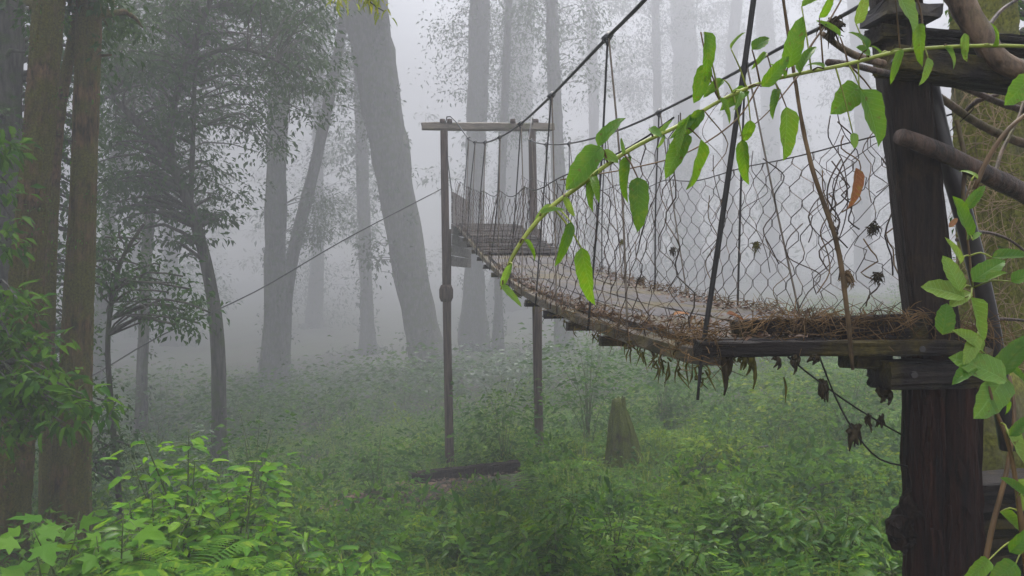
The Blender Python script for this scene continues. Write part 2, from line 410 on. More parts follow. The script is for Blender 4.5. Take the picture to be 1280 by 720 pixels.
gx = np.concatenate([np.linspace(-240, -41, 24), np.linspace(-40, 40, 200), np.linspace(41, 240, 24)])
gy = np.concatenate([np.linspace(-25, -1, 14), np.linspace(0, 40, 150), np.linspace(41, 300, 60)])
GX, GY = np.meshgrid(gx, gy)
V = np.stack([GX, GY, ground(GX, GY)], -1).reshape(-1, 3)
nx, ny = len(gx), len(gy)
i = np.arange(ny - 1)[:, None] * nx; j = np.arange(nx - 1)[None]
Q = np.stack([i + j, i + j + 1, i + nx + j + 1, i + nx + j], -1).reshape(-1, 4)
me = mesh_np('ground', V, Q); me.materials.append(soil_mat())
go = bpy.data.objects.new('ground', me); COL.objects.link(go); go['kind'] = 'structure'


# ================================================================== leaves
def low_leaf(wd=0.42, fold=0.10, droop=0.12):
    v = np.array([(0, 0, 0), (-wd / 2, .42, fold), (wd / 2, .42, fold), (0, .5, 0), (0, 1, -droop)], float)
    t = np.array([(0, 3, 1), (0, 2, 3), (3, 4, 1), (3, 2, 4)])
    uv = np.stack([v[:, 0] / wd + .5, v[:, 1]], -1)
    return v, t, uv


def full_leaf(wd=0.42, fold=0.09, droop=0.2, curl=0.0, seg=9, shape=0.8, twist=0.0, serr=0.04):
    """blade along +Y, with a stalk-side point at the origin, a folded midrib and toothed edges"""
    s = np.linspace(0, 1, seg + 1)
    hw = wd / 2 * np.clip(1 - np.abs(2 * s ** shape - 1) ** 2.3, 0, 1) ** .62 * (1 - .10 * s)
    hw[0] = 0.012; hw[-1] = 0.004
    te = serr * wd * (np.arange(seg + 1) % 2)
    V = []; UV = []
    for a, h, e in zip(s, hw, te):
        z = -droop * a * a; y = a * (1 - 0.12 * droop * a)
        tw = twist * (a - .2)
        for sx in (-1, 0, 1):
            x = sx * max(h - (e if 0 < a < 1 else 0), .003); zz = fold * abs(sx) * h / (wd / 2) + curl * abs(sx) * math.sin(a * 9) * .03
            V.append((x * math.cos(tw) - zz * math.sin(tw), y, z + zz * math.cos(tw) + x * math.sin(tw))); UV.append((.5 + .5 * sx * h / (wd / 2), a))
    T = []
    for k in range(seg):
        b = 3 * k
        for c in (0, 1):
            T += [(b + c, b + c + 1, b + c + 4), (b + c, b + c + 4, b + c + 3)]
    return np.array(V), np.array(T), np.array(UV)


def lobed_leaf():
    """five-lobed broad leaf"""
    ang = [-100, -62, -46, -22, 0, 22, 46, 62, 100]
    ang = np.radians(np.array([-150, -112, -80, -58, -34, -16, 0, 16, 34, 58, 80, 112, 150]))
    rad = np.array([.22, .40, .28, .62, .36, .58, .82, .58, .36, .62, .28, .40, .22])
    ce = np.array([0, .2, 0.0])
    V = [(0, 0.2, 0)] + [(math.sin(a) * r, .2 + math.cos(a) * r, -.22 * r * r + .03 * (k % 2)) for k, (a, r) in enumerate(zip(ang, rad))]
    V += [(0, 0, 0)]
    T = [(0, k + 2, k + 1) for k in range(len(ang) - 1)] + [(0, 1, 14), (0, 14, 13)]
    V = np.array(V); UV = np.stack([V[:, 0] * .8 + .5, V[:, 1]], -1)
    return V, np.array(T), UV


def basis(d, n):
    y = unit(d); z = np.asarray(n, float); z = unit(z - y * np.sum(y * z, -1, keepdims=True)); x = np.cross(y, z)
    return np.stack([x, y, z], -1)          # columns


def scatter_mesh(tpl, pos, R, s):
    tv, tt, tuv = tpl
    N = len(pos)
    V = np.einsum('nij,kj->nki', R, tv) * np.asarray(s)[:, None, None] + pos[:, None]
    T = (tt[None] + (np.arange(N) * len(tv))[:, None, None]).reshape(-1, 3)
    return V.reshape(-1, 3), T, np.tile(tuv, (N, 1))


def leaf_cloud(name, mat, tpl, pos, d, n, s, parent=None, stuff=True):
    V, T, UV = scatter_mesh(tpl, np.asarray(pos), basis(d, n), s)
    org = parent_loc(parent) if parent is not None else np.zeros(3)
    me = mesh_np(name, V - org, None, T, True, UV); me.materials.append(mat)
    o = bpy.data.objects.new(name, me); COL.objects.link(o)
    if parent is not None: o.parent = parent
    if stuff: o['kind'] = 'stuff'
    return o


LEAVES = {}
def leaf_data(key, mat, **kw):
    k = (key, mat)
    if k not in LEAVES:
        v, t, uv = lobed_leaf() if key.startswith('lobed') else full_leaf(**kw)
        me = mesh_np('leaf', v, None, t, True, uv); me.materials.append(M[mat]); LEAVES[k] = me
    return LEAVES[k]


VAR = dict(e=dict(wd=.50, fold=.07, droop=.10, curl=.6, twist=.2),
           a=dict(wd=.40, fold=.12, droop=.28, curl=.5, twist=.3), b=dict(wd=.32, fold=.15, droop=.5, curl=.7, twist=-.6),
           c=dict(wd=.44, fold=.10, droop=.18, curl=.9, twist=.45), d=dict(wd=.30, fold=.16, droop=.65, curl=.4, twist=.3),
           r=dict(wd=.62, fold=.09, droop=.25, curl=.9, twist=.25, shape=.85), n=dict(wd=.26, fold=.10, droop=.4, curl=.4, twist=.4))


def leaf_obj(parent, me, base, d, n, s):
    R = basis(np.array(d, float), np.array(n, float))
    o = bpy.data.objects.new('leaf', me); COL.objects.link(o)
    o.parent = parent
    l = np.asarray(base) - parent_loc(parent)
    m = Matrix(((R[0][0] * s, R[0][1] * s, R[0][2] * s, l[0]), (R[1][0] * s, R[1][1] * s, R[1][2] * s, l[1]), (R[2][0] * s, R[2][1] * s, R[2][2] * s, l[2]), (0, 0, 0, 1)))
    o.matrix_local = m
    return o


# ================================================================== trees
def crown_points(cs, rs, per, flat=.62):
    cs = np.asarray(cs, float); rs = np.asarray(rs, float)
    c = np.repeat(cs, per, 0); r = np.repeat(rs, per)
    g = rng.normal(0, 1, c.shape); off = unit(g) * (rng.uniform(0, 1, len(c)) ** .45)[:, None] * r[:, None] * np.array([1, 1, flat])
    pos = c + off
    d = unit(unit(off) + rng.normal(0, .55, c.shape) + np.array([0, 0, -.55]))
    n = np.array([0, -.15, 1]) + rng.normal(0, .45, c.shape)
    return pos, d, n


def region(spec, k):
    """k clump centres inside (px, py, rx, ry, Y0, Y1) blobs"""
    out = []
    A = np.array([s[2] * s[3] for s in spec], float); A /= A.sum()
    for s in rng.choice(len(spec), k, p=A):
        px, py, rx, ry, y0, y1 = spec[s]
        a = rng.uniform(0, 6.283); q = rng.uniform(0, 1) ** .5
        out.append(P(px + rx * q * math.cos(a), py + ry * q * math.sin(a), rng.uniform(y0, y1)))
    return np.array(out)


FOG_SPREAD = 2.35
def tree(name, label, Y, path, dia, bark, crown=None, k=0, per=40, size=.1, clump=.35, mat='leaf_canopy', group=None, limbs=(), flare=1.5, cat='tree', tpl=None, twigs=True, rough=.05, high=None, spread=None, flat=.62, ivy=0, ridged=0.0):
    """path: pixels from foot to top, dia: trunk width in pixels at each"""
    if Y >= 18 or spread:                        # the trees in the fog
        k_ = spread or FOG_SPREAD; Y *= k_; size *= k_; clump *= k_
        crown = [(a, b, c, d, e * k_, f * k_) for a, b, c, d, e, f in crown] if crown else crown
    pts = [P(x, y, Y if len(q) == 0 else q[0]) for (x, y, *q) in path]
    for p in pts: p[2] = min(p[2], 70.0)
    g = float(ground(pts[0][0], pts[0][1]))
    base = np.array([pts[0][0], pts[0][1], g])
    rad = [d / 2000.0 * Y for d in dia]
    if pts[0][2] > g + .1:
        pts = [np.array([pts[0][0] * 1.0, pts[0][1], g - .25])] + pts; rad = [rad[0] * flare] + rad
    else:
        pts[0] = np.array([pts[0][0], pts[0][1], g - .25]); rad[0] *= flare
    t = thing(name, label, cat, base, group)
    m = MB()
    st = max(.12, Y * .018)
    pr = catmull(np.hstack([np.array(pts), np.array(rad)[:, None]]), st)
    if ridged:
        pr = catmull(np.hstack([np.array(pts), np.array(rad)[:, None]]), .035)
        m.tube(pr[:, :3], pr[:, 3], 84, rough, ridged=ridged)
    else:
        m.tube(pr[:, :3], pr[:, 3], 22 if Y < 25 else 14, rough if Y < 25 else .09)
    tr = m.build('trunk', M[bark], t)
    spine = pr
    for lp, ld in limbs:
        m = MB(); q = np.hstack([np.array([P(x, y, Y if len(z) == 0 else z[0]) for (x, y, *z) in lp]), (np.array(ld) / 2000.0 * Y)[:, None]])
        q = catmull(q, st); m.tube(q[:, :3], q[:, 3], 9, .05); m.build('limb', M[bark], t)
        spine = np.vstack([spine, q])
    if ivy or Y > 25:                             # climbers hugging the bark
        kk = ivy or 60
        ii = rng.integers(1, len(pr) - 1, kk); a = rng.uniform(0, 6.283, kk); rr_ = pr[ii, 3]
        cs = pr[ii, :3] + np.stack([np.cos(a) * rr_, np.sin(a) * rr_, 0 * a], -1)
        pos, d, n = crown_points(cs, rng.uniform(.5, 1.2, kk) * max(.12, Y * .009), 26, 1.8)
        if Y > 25:
            fc = base + np.stack([rng.normal(0, 1.6, 14), rng.normal(0, 1.2, 14), rng.uniform(-.1, .5, 14)], -1)
            p2, d2, n2 = crown_points(fc, rng.uniform(.5, 1.0, 14), 30); pos = np.vstack([pos, p2]); d = np.vstack([d, d2]); n = np.vstack([n, n2])
        leaf_cloud('ivy', M['leaf_canopy' if Y > 25 else 'leaf_mid'], low_leaf(), pos, d, n, (size if Y > 25 else .05) * rng.uniform(.5, 1.0, len(pos)), t)
    if high:                                      # unseen leaf canopy added above the picture to shade ground and haze
        x0, x1, y0, y1, z0, z1, kk = high
        cs = np.stack([rng.uniform(x0, x1, kk), rng.uniform(y0, y1, kk), rng.uniform(z0, z1, kk)], -1)
        cs[:, 2] = np.maximum(cs[:, 2], cs[:, 1] * .42 + 1.0)
        pos, d, n = crown_points(cs, rng.uniform(.5, 1.1, kk) * (1 if Y < 25 else 2.4), 46)
        leaf_cloud('unseen_shade_crown', M[mat], low_leaf(), pos, d, n, rng.uniform(.14, .26, len(pos)) * (1 if Y < 25 else 2.4), t)
    if crown is not None and k:
        cs = region(crown, k); rs = clump * rng.uniform(.6, 1.35, k)
        if twigs:
            m = MB()
            for c in cs:
                dd = np.linalg.norm(spine[:, :3] - c, axis=1) + np.where(spine[:, 2] > c[2] - .1, .6, 0)
                a = spine[np.argmin(dd)]
                if np.linalg.norm(a[:3] - c) < .15: continue
                mid = (a[:3] + c) / 2 + np.array([rng.normal(0, .12), rng.normal(0, .12), .16 * np.linalg.norm(a[:3] - c)])
                p = catmull([a[:3], mid, c], max(.2, Y * .03))
                r0 = min(a[3] * .45, .05)
                m.tube(p, [r0, .012], 5, 0, False)
            if m.n: m.build('branch', M[bark], t)['kind'] = 'stuff'
        pos, d, n = crown_points(cs, rs, per, flat)
        leaf_cloud('crown', M[mat], tpl or low_leaf(), pos, d, n, size * rng.uniform(.6, 1.3, len(pos)), t)
    return t


# --- near trunks at the left
tree('mossy_tree', 'thick reddish brown mossy trunk at the left edge, leaning slightly right', 7.5,
     [(8, 690), (20, 540), (34, 340), (44, 210), (55, 80), (66, -60), (80, -260)], [48, 42, 37, 35, 34, 32, 28], 'bark_red',
     [(40, -10, 70, 60, 7.5, 9), (110, 20, 60, 40, 8, 10)], 14, 50, .10, .3, mat='leaf_canopy', high=(-11, -4, -3, 9, 4.5, 8, 110), flare=1.3, rough=.05, ridged=.16, ivy=46)
tree('mossy_tree', 'straight yellow mossy trunk, the rightmost of the near trunks at left', 8.0,
     [(88, 640), (92, 520), (97, 400), (103, 280), (108, 140), (113, -60), (118, -260)], [50, 40, 34, 31, 29, 28, 25], 'bark_moss',
     [(120, -10, 60, 30, 7.6, 9), (150, 40, 50, 30, 8, 10)], 12, 50, .10, .3, high=(-13, -3, 8, 17, 6, 9.5, 170), flare=1.4, rough=.05, ridged=.13, ivy=40)
tree('slim_tree', 'thin pinkish trunk crossing between the two thick mossy trunks', 8.7,
     [(58, 640), (60, 420), (66, 250), (74, 145), (89, 60), (106, -30), (130, -160)], [17, 15, 14, 13, 12, 11, 9], 'bark_red', flare=1.2, rough=.04, ridged=.14)
tree('dark_tree', 'dark shaded trunk behind the leftmost mossy trunk', 11.0,
     [(-22, 640), (-8, 420), (2, 200), (10, -60), (14, -200)], [50, 44, 42, 38, 34], 'bark_dark',
     [(20, 60, 60, 120, 10.5, 13), (90, 100, 40, 120, 11, 13), (60, 330, 60, 200, 11.5, 13.5)], 110, 60, .12, .42)
# --- the curved tree with the hanging canopy
tree('curved_tree', 'slender curved tree with drooping grey green canopy at upper left', 12.0,
     [(274, 545), (272, 430), (262, 350), (240, 265), (212, 200), (180, 162), (140, 120)], [20, 17, 15, 14, 13, 10, 6], 'bark_dark',
     [(200, 80, 80, 100, 11, 14), (285, 60, 100, 85, 11.5, 15), (345, 110, 52, 90, 12, 15), (225, 250, 60, 70, 11.5, 13), (160, 210, 40, 60, 11, 13), (300, 10, 110, 40, 12, 15), (150, 180, 40, 120, 11.5, 13.5), (380, 60, 40, 70, 12, 15)],
     240, 46, .115, .5, spread=1.35, flat=.3, high=(-16, -3, 12, 26, 9, 13, 200), limbs=[([(213, 200), (214, 150), (232, 80), (260, 10), (280, -60)], [11, 9, 7, 6, 4]), ([(238, 262), (241, 180), (244, 90), (250, 10)], [7, 6, 5, 3]),
     ([(232, 80), (290, 60), (345, 75), (380, 100)], [6, 5, 4, 2])])
tree('sapling', 'leafy sapling with dark drooping twigs between mossy trunk and curved tree', 9.5,
     [(150, 640), (140, 520), (135, 420), (150, 330), (180, 280)], [8, 7, 6, 5, 3], 'bark_dark',
     [(190, 370, 66, 42, 9, 10.2), (150, 330, 30, 50, 9, 10), (240, 395, 30, 20, 9.2, 10), (135, 540, 30, 60, 9, 10)], 60, 30, .09, .28, flat=.7)
# --- trees in the fog
tree('fog_tree', 'hazy broad leafy tree filling the air behind the curved tree', 13.5,
     [(176, 520), (180, 400), (186, 280), (200, 150), (215, 20), (225, -120)], [15, 13, 13, 12, 11, 9], 'bark_grey',
     [(240, 120, 130, 150, 12, 16), (330, 60, 100, 90, 12, 16), (160, 60, 60, 120, 12, 16)], 190, 50, .10, .5, spread=1.9, flat=.35)
tree('fog_tree', 'straight hazy grey trunk left of the pair behind the slope', 21.0,
     [(341, 525), (342, 420), (344, 300), (346, 170), (352, 40), (356, -120)], [30, 27, 26, 24, 22, 18], 'bark_grey',
     [(345, 40, 70, 80, 20, 23), (395, 270, 22, 40, 20, 22)], 40, 80, .12, .6, high=(-32, -4, 26, 46, 13, 20, 230))
tree('forked_tree', 'slim hazy trunk leaning right beside the straight grey trunk', 22.0,
     [(352, 515), (356, 400), (366, 320), (386, 240), (404, 160), (424, 60), (440, -60)], [18, 17, 16, 15, 14, 12, 9], 'bark_grey',
     [(420, 80, 50, 70, 21, 24), (390, 265, 22, 35, 21, 23)], 30, 75, .12, .6)
tree('leaning_tree', 'massive fog grey trunk leaning left behind the bridge tower', 20.5,
     [(548, 486), (530, 425), (513, 340), (498, 255), (482, 160), (468, 80), (452, -30), (430, -200)], [56, 46, 45, 46, 50, 54, 58, 56], 'bark_grey',
     [(460, -40, 70, 30, 19, 22), (470, 300, 20, 60, 19.5, 21), (380, 60, 40, 80, 20, 22)], 34, 45, .15, .5, flare=1.4, rough=.07, high=(-14, 3, 34, 62, 16, 26, 170))
tree('fog_tree', 'stout hazy trunk just right of the tower left post', 28.0,
     [(592, 445), (592, 330), (594, 200), (598, 60), (602, -100)], [28, 24, 24, 26, 26], 'bark_grey', [(600, 40, 60, 120, 27, 32)], 50, 80, .14, .9)
tree('fog_tree', 'narrow hazy trunk under the far end of the bridge deck', 27.0,
     [(622, 452), (623, 380), (626, 250), (632, 100), (640, -80)], [13, 11, 11, 10, 8], 'bark_grey', [(645, 60, 40, 120, 27, 30)], 30, 75, .14, .8)
tree('fog_tree', 'tall straight hazy trunk rising behind the tower right post', 24.0,
     [(706, 470), (702, 330), (697, 200), (692, 90), (688, -60)], [20, 18, 18, 17, 15], 'bark_grey', [(740, 60, 30, 60, 24, 27), (672, 20, 30, 40, 24, 28)], 22, 50, .17, .7)
tree('fog_tree', 'pale leaning trunk glimpsed right of the near mossy trunks', 19.0,
     [(122, 500), (126, 400), (136, 280), (150, 190), (165, 90)], [18, 16, 15, 13, 10], 'bark_grey', [(150, 130, 40, 90, 18.5, 22)], 16, 50, .16, .6)
tree('fog_tree', 'faint short trunk left of the leaning trunk', 31.0,
     [(461, 448), (459, 380), (455, 270), (450, 120), (446, -40)], [18, 16, 16, 14, 12], 'bark_grey', [(440, 220, 40, 80, 30, 34)], 20, 50, .22, .9, high=(-46, -8, 46, 84, 20, 32, 260))
for q, (x0, x1, x2, yb, wd, Yd, lab) in enumerate([
        (212, 214, 222, 500, 14, 26, 'faint thin trunk at left beyond the curved tree'),
        (172, 170, 164, 510, 12, 30, 'very faint thin trunk beside the curved tree foot'),
        (392, 398, 408, 470, 14, 34, 'pale trunk fading into fog between slim and leaning trunks'),
        (640, 644, 650, 420, 44, 40, 'broad ghostly trunk above the tower beam centre'),
        (862, 858, 850, 415, 34, 42, 'ghostly trunk below the bright gap in the fog'),
        (748, 742, 736, 425, 13, 30, 'thin faint trunk behind the left cable clamp'),
        (905, 912, 926, 415, 16, 33, 'thin leaning ghost trunk behind the mesh centre'),
        (1085, 1078, 1064, 415, 20, 30, 'faint trunk seen through the mesh beside the near post'),
        (820, 822, 818, 418, 11, 28, 'thin ghost trunk left of the round moss tuft'),
        (960, 962, 950, 410, 24, 38, 'ghostly trunk behind the long vine leaves')]):
    Yd *= 1.35 if q < 5 else 1.6
    tree('fog_tree', lab, Yd, [(x0, yb), (x1, 280), (x1, 120), (x2, -60), (x2, -200)], [wd * 1.1, wd, wd * .95, wd * .85, wd * .6], 'bark_grey',
         [(x2, 20, 60, 130, Yd - 2, Yd + 3), (x1 + 20, 230, 45, 70, Yd - 2, Yd + 3), (x1, 370, 60, 50, Yd - 2, Yd + 3)], 130, 80, .20, 1.1)

# --- far-off wood that reads as one mass
def far_wood():
    n = 420
    Y = rng.uniform(85, 190, n); X = rng.uniform(-.95, .95, n) * Y
    g = ground(X, Y)
    cs = np.stack([X, Y, g + rng.uniform(.3, 1, n) * rng.uniform(6, 34, n)], -1)
    pos, d, nn = crown_points(cs, rng.uniform(2, 4.5, n), 40)
    o = leaf_cloud('far_wood', M['leaf_canopy'], low_leaf(), pos, d, nn, rng.uniform(.5, 1.0, len(pos)))
    o['label'] = 'far misty wood fading into white fog'; o['category'] = 'forest'
far_wood()

# ================================================================== bridge
AX = -0.14                      # the deck runs towards a vanishing point left of centre
_hy = np.array([2, 2.7, 3.5, 4.4, 5.8, 7, 8.3, 10.4, 11.3, 13, 14.2])
_hz = np.array([-.21, -.205, -.19, -.145, -.075, .04, .17, .50, .62, .92, 1.10])
_hp = np.polyfit(_hy, _hz, 4)
KL, KR = 1.05, 2.03
def deck(Y, s, dz=0.0):
    """point on the deck top; s = 0 left edge, 1 right edge"""
    k = KL + (KR - KL) * s
    return np.array([k + AX * Y, Y - AX * -1 * (k - 1.54) * -1, np.polyval(_hp, Y) + dz])
def run(y0, y1, s, dz=0.0, step=.25):
    n = max(2, int(abs(y1 - y0) / step) + 1)
    return np.array([deck(y, s, dz) for y in np.linspace(y0, y1, n)])

Y0, Y1 = 2.78, 14.1
bridge = thing('suspension_bridge', 'narrow rope suspension footbridge with wire mesh sides crossing the misty slope', 'bridge', deck(Y0, .5))
# planks of the near walkway: boards laid lengthways; slats further on
for c in range(4):
    y = Y0 + .02 + rng.uniform(0, .4)
    y = Y0 + .02
    while y < 9.55:
        e = min(y + rng.uniform(1.5, 2.4), 9.6)
        if 9.6 - e < .5: e = 9.6
        m = MB(); s = .135 + c * .243
        m.beam(run(y, e - .012, s, .012 + rng.uniform(-.003, .003), .3), None, .226, .026, jit=.0016, step=.3)
        m.build('board', M['board'], bridge, smooth=False); y = e
    m = MB(); m.beam(run(9.62, Y1 - .05, s, -.012, .3), None, .226, .026, jit=.0016, step=.3); m.build('board', M['stringer'], bridge, smooth=False)  # dark boards added under the slats, their colour standing in for shaded gaps
y = Y0 + .1
while y < Y1:
    gap = .40 if y > 9.5 else .1
    if y > 9.6:
        m = MB(); a, b = deck(y, -.01, .03), deck(y, 1.01, .03)
        dz = rng.uniform(-.006, .006)
        m.beam(a + [0, rng.uniform(-.01, .01), dz], b + [0, rng.uniform(-.01, .01), -dz], .24, .03, jit=.002, step=.3)
        m.build('slat', M['slat'], bridge, smooth=False)
    y += gap
y = 4.0
while y < Y1:                                     # cross joists poking out under the left edge
    m = MB(); a, b = deck(y, -.06, -.09), deck(y, 1.05, -.09)
    m.beam(a, b, .07, .05, jit=.003, step=.3); m.build('joist', M['wet_beam'], bridge, smooth=False)
    y += .78
for s in (0.0, 1.0):
    m = MB(); m.beam(run(Y0 - .05, Y1, s, -.034, .3), None, .07, .058, jit=.0035, step=.3)
    m.build('edge_beam', M['stringer'], bridge, smooth=False)
# end beam, kerb piece and bearing pieces at the near end
EB0, EB1 = P(872, 436, 2.66), P(1192, 434, 2.74)
m = MB(); m.beam(EB0, EB1, .09, .05, jit=.0012, step=.05, groove=.003); m.build('end_beam', M['wet_beam'], bridge, smooth=False)
m = MB(); m.beam(P(915, 416, 2.86), P(1156, 407, 2.79), .06, .088, jit=.0015, step=.05, groove=.004); m.build('kerb_beam', M['wet_beam'], bridge, smooth=False)
m = MB(); m.beam(P(1060, 447, 2.78), P(1102, 447, 2.80), .12, .075, jit=.002, step=.1); m.build('packing_block', M['wet_beam'], bridge, smooth=False)

# cables
_cy = [-2.2, .5, 2.5, 3.7, 4.4, 5.9, 7.4, 8.9, 10.5, 12.2, 13.3]
_cz = [1.75, 1.42, 1.30, 1.31, 1.345, 1.41, 1.51, 1.67, 1.90, 2.22, 2.50]
def cable_pt(Y, side):
    k = 1.12 if side == 0 else 2.12
    z = np.interp(Y, *_cdense)
    return np.array([k + AX * Y, Y + (.14 * (k - 1.54)), z])
_d = catmull(np.stack([_cy, _cz, np.zeros(len(_cy))], -1), .05)
_cdense = (_d[:, 0], _d[:, 1])
TL, TR = P(557, 160, 14.0), P(666, 161, 14.32)
for side, top in ((0, TL), (1, TR)):
    ys = np.linspace(-2.2 if side == 0 else 2.86, 13.2, 60)
    p = np.vstack([[cable_pt(y, side) for y in ys], [top + (0, -.06, .07)], [top + (-.05, 3.6, -1.6)]])
    if side == 1:
        p[0] = P(1096, -8, 2.80)
    m = MB(); m.tube(catmull(p, .15), .0105, 7); m.build('cable', M['cable'], bridge)
def hanger(side, y_top, y_bot, r, mat, slack=.0):
    a = cable_pt(y_top, side); b = deck(y_bot, 0.0 if side == 0 else 1.0, -.07)
    b = b + np.array([-.045 if side == 0 else .045, 0, 0])
    mid = (a + b) / 2 + np.array([rng.normal(0, .012 + slack), rng.normal(0, .012 + slack), 0])
    m = MB(); m.tube(catmull([a, mid, b], .15), r, 6)
    h = m.build('hanger', M[mat], bridge)
    return a
def clamp(a):
    m = MB(); m.tube([a + (-.018, 0, -.02), a + (.018, 0, .022)], [.024, .02], 8); m.tube([a + (-.005, -.03, -.035), a + (.005, .03, -.03)], [.012, .012], 6)
    m.build('clamp', M['cable'], bridge)
for y in (4.34, 5.93, 7.42, 8.95, 10.5, 11.9, 13.0):
    clamp(hanger(0, y, y + rng.uniform(-.05, .05), .0065 if y < 8 else .008, 'rope_dark')); hanger(0, y - .02, y - .78, .0055, 'rope', .02)
for y in (4.86, 6.5, 8.2, 10.0, 11.6, 12.9):
    clamp(hanger(1, y, y + rng.uniform(-.05, .05), .007, 'rope_dark')); hanger(1, y - .03, y - .8, .0055, 'rope', .02)
# the thick near hanger and the root-like rope beside it
m = MB(); m.tube(catmull([P(962, -150, 2.6), P(938, 30, 2.62), P(915, 190, 2.64), P(893, 340, 2.66), P(878, 440, 2.66), P(872, 500, 2.66)], .05), [.0075, .0095, .0095, .0095, .0095, .005], 8, .05)
m.build('hanger', M['rope_dark'], bridge)
m = MB(); m.tube(catmull([P(962, -130, 2.55), P(985, 40, 2.58), P(1010, 190, 2.60), P(1045, 300, 2.6), P(1058, 380, 2.6), P(1066, 462, 2.62)], .04), [.0045, .005, .006, .0075, .0085, .006], 8, .2)
m.build('hanger', M['root'], bridge)

# wire mesh sides
def net(side, ya, yb, hgt, cell, rise, wobble, name):
    nst = int((yb - ya) / cell); rows = int(hgt / rise)
    lr = np.random.default_rng(31 + side)
    ph = lr.uniform(0, 6.3, 12)
    def bulge(y, v):
        near = np.clip((5.0 - y) / 2.2, 0, 1)
        b = .05 * np.sin(1.1 * y + ph[0]) * np.sin(np.pi * v) + .02 * np.sin(3.7 * y + 5 * v + ph[1])
        du = .03 * np.sin(4 * v + 1.3 * y + ph[2]) + .018 * np.sin(9 * v + 2.3 * y + ph[3]) * (1 + near)
        dv = .02 * np.sin(5 * y + 3 * v + ph[4]) - .05 * (1 - np.cos(2 * np.pi * y / 1.55)) * .5 * v
        return b, du, dv
    top = []
    m = MB()
    for i in range(nst + 1):
        pts = []
        for jrow in range(rows + 1):
            sft = (1 if (i + jrow) % 2 else -1) * cell * .46
            for f in (0.0, .42):
                v = (jrow + f) / (rows + .42)
                y = ya + i * cell + sft
                b, du, dv = bulge(y, v)
                near = np.clip((4.6 - y) / 1.6, 0, 1)
                jt = wobble * (.5 + .8 * near)
                y2 = y + du + lr.normal(0, jt)
                base = deck(np.clip(y2, ya - .1, yb + .1), 0 if side == 0 else 1)
                out = (-1 if side == 0 else 1) * (.03 + b + .05 * v)
                pts.append(base + np.array([out + lr.normal(0, jt * .5), 0, -.03 + (hgt) * v + dv + lr.normal(0, jt * .6)]))
        pts = np.array(pts); m.tube(pts, .0023 + .0008 * lr.uniform(-1, 1), 3, 0, False); top.append(pts[-1])
    o = keep(m.build(name, M['wire'], bridge, smooth=False))
    m = MB(); top = np.array(top); k = np.ones(7) / 7
    sm = np.stack([np.convolve(np.pad(top[:, c], 3, 'edge'), k, 'valid') for c in range(3)], -1)
    m.tube(sm, .004, 5); m.build('net_rope', M['rope_dark'], o)
    return o
net(1, 3.0, 14.0, .92, .105, .088, .009, 'side_net')
net(0, 2.82, 14.0, .84, .100, .088, .008, 'side_net')
# loose wires and long strands hanging in the near mesh
for q in range(26):
    x = rng.uniform(880, 1125); yt = rng.uniform(110, 300); L_ = rng.uniform(60, 190)
    Yq = 2.03e3 / (x - 500) + rng.uniform(-.08, .08)
    p = [P(x + rng.normal(0, 9) + 5 * math.sin(z * 7 + q), min(yt + L_ * z, 398), Yq) for z in np.linspace(0, 1, 7)]
    m = MB(); m.tube(catmull(p, .03), rng.uniform(.0018, .004), 4); m.build('loose_wire', M['wire'] if q % 3 else M['root'], bridge)

# ------------------------------------------------------------------ far tower
tw = thing('bridge_tower', 'tall two post gate tower of brown poles carrying the bridge cables', 'tower', P(561, 590, 14.0))
def pole(name, a, b, r, mat, par, sides=12, rough=.02):
    m = MB(); m.tube(catmull([a, b], .3), r, sides, rough); return m.build(name, M[mat], par)
gl = float(ground(*P(563, 590, 14.0)[:2])); gr = float(ground(*P(675, 580, 14.32)[:2]))
bl, br = P(563, 590, 14.0), P(675, 580, 14.32)
bl[2] = min(bl[2], gl) - .2; br[2] = min(br[2], gr) - .2
pole('post', P(558, 366, 14.0), P(555, 163, 14.0), [.070, .066], 'tower', tw)
pole('post', P(669, 366, 14.32), P(665, 163, 14.32), [.070, .068], 'tower', tw)
pole('footing_pole', bl, P(558, 366, 14.0), [.078, .070], 'tower', tw)
pole('footing_pole', br, P(670, 368, 14.32), [.085, .072], 'tower', tw)
for x, y, yy in ((558, 368, 14.0), (670, 372, 14.32)):
    m = MB(); m.tube([P(x, y + 9, yy), P(x, y + 4, yy), P(x, y - 6, yy), P(x, y - 12, yy)], [.09, .118, .122, .09], 14, .04); m.build('collar', M['tower'], tw)
m = MB(); m.beam(P(527, 158, 13.95), P(692, 159, 14.4), .15, .125, jit=.004, step=.25); m.build('crossbeam', M['tower_beam'], tw, smooth=False)
for x, yy in ((553, 13.98), (562, 13.99), (641, 14.1), (670, 14.35)):
    m = MB(); m.tube([P(x, 154, yy - .02), P(x, 149, yy - .02)], [.05, .045], 8); m.build('bolt_cap', M['tower'], tw)

# ------------------------------------------------------------------ landing behind the tower
ld = thing('landing_stage', 'weathered boarded landing hanging behind the tower where the deck ends', 'platform', P(590, 280, 15.2))
for q in range(9):
    m = MB(); yy = 14.45 + q * .21
    m.beam(np.array([-1.02 - .03 * q, yy, 1.12]), np.array([.20 - .03 * q, yy + .15, 1.12]), .19, .035, jit=.003, step=.4); m.build('plank', M['slat'], ld, smooth=False)
for q in range(7):
    m = MB(); z = 1.66 - .195 * q
    m.beam(np.array([-1.09, 14.55, z]), np.array([-.86, 16.6, z + .02]), .03, .185, jit=.003, step=.4); m.build('side_board', M['slat'], ld, smooth=False)
for q in range(4):
    m = MB(); yy = 14.7 + 1.5 * (q // 2); xx = (-.080, .0335)[q % 2] * yy
    m.tube([np.array([xx, yy, float(ground(xx, yy)) - .2]), np.array([xx, yy, 1.08])], .06, 8); m.build('leg', M['tower'], ld)

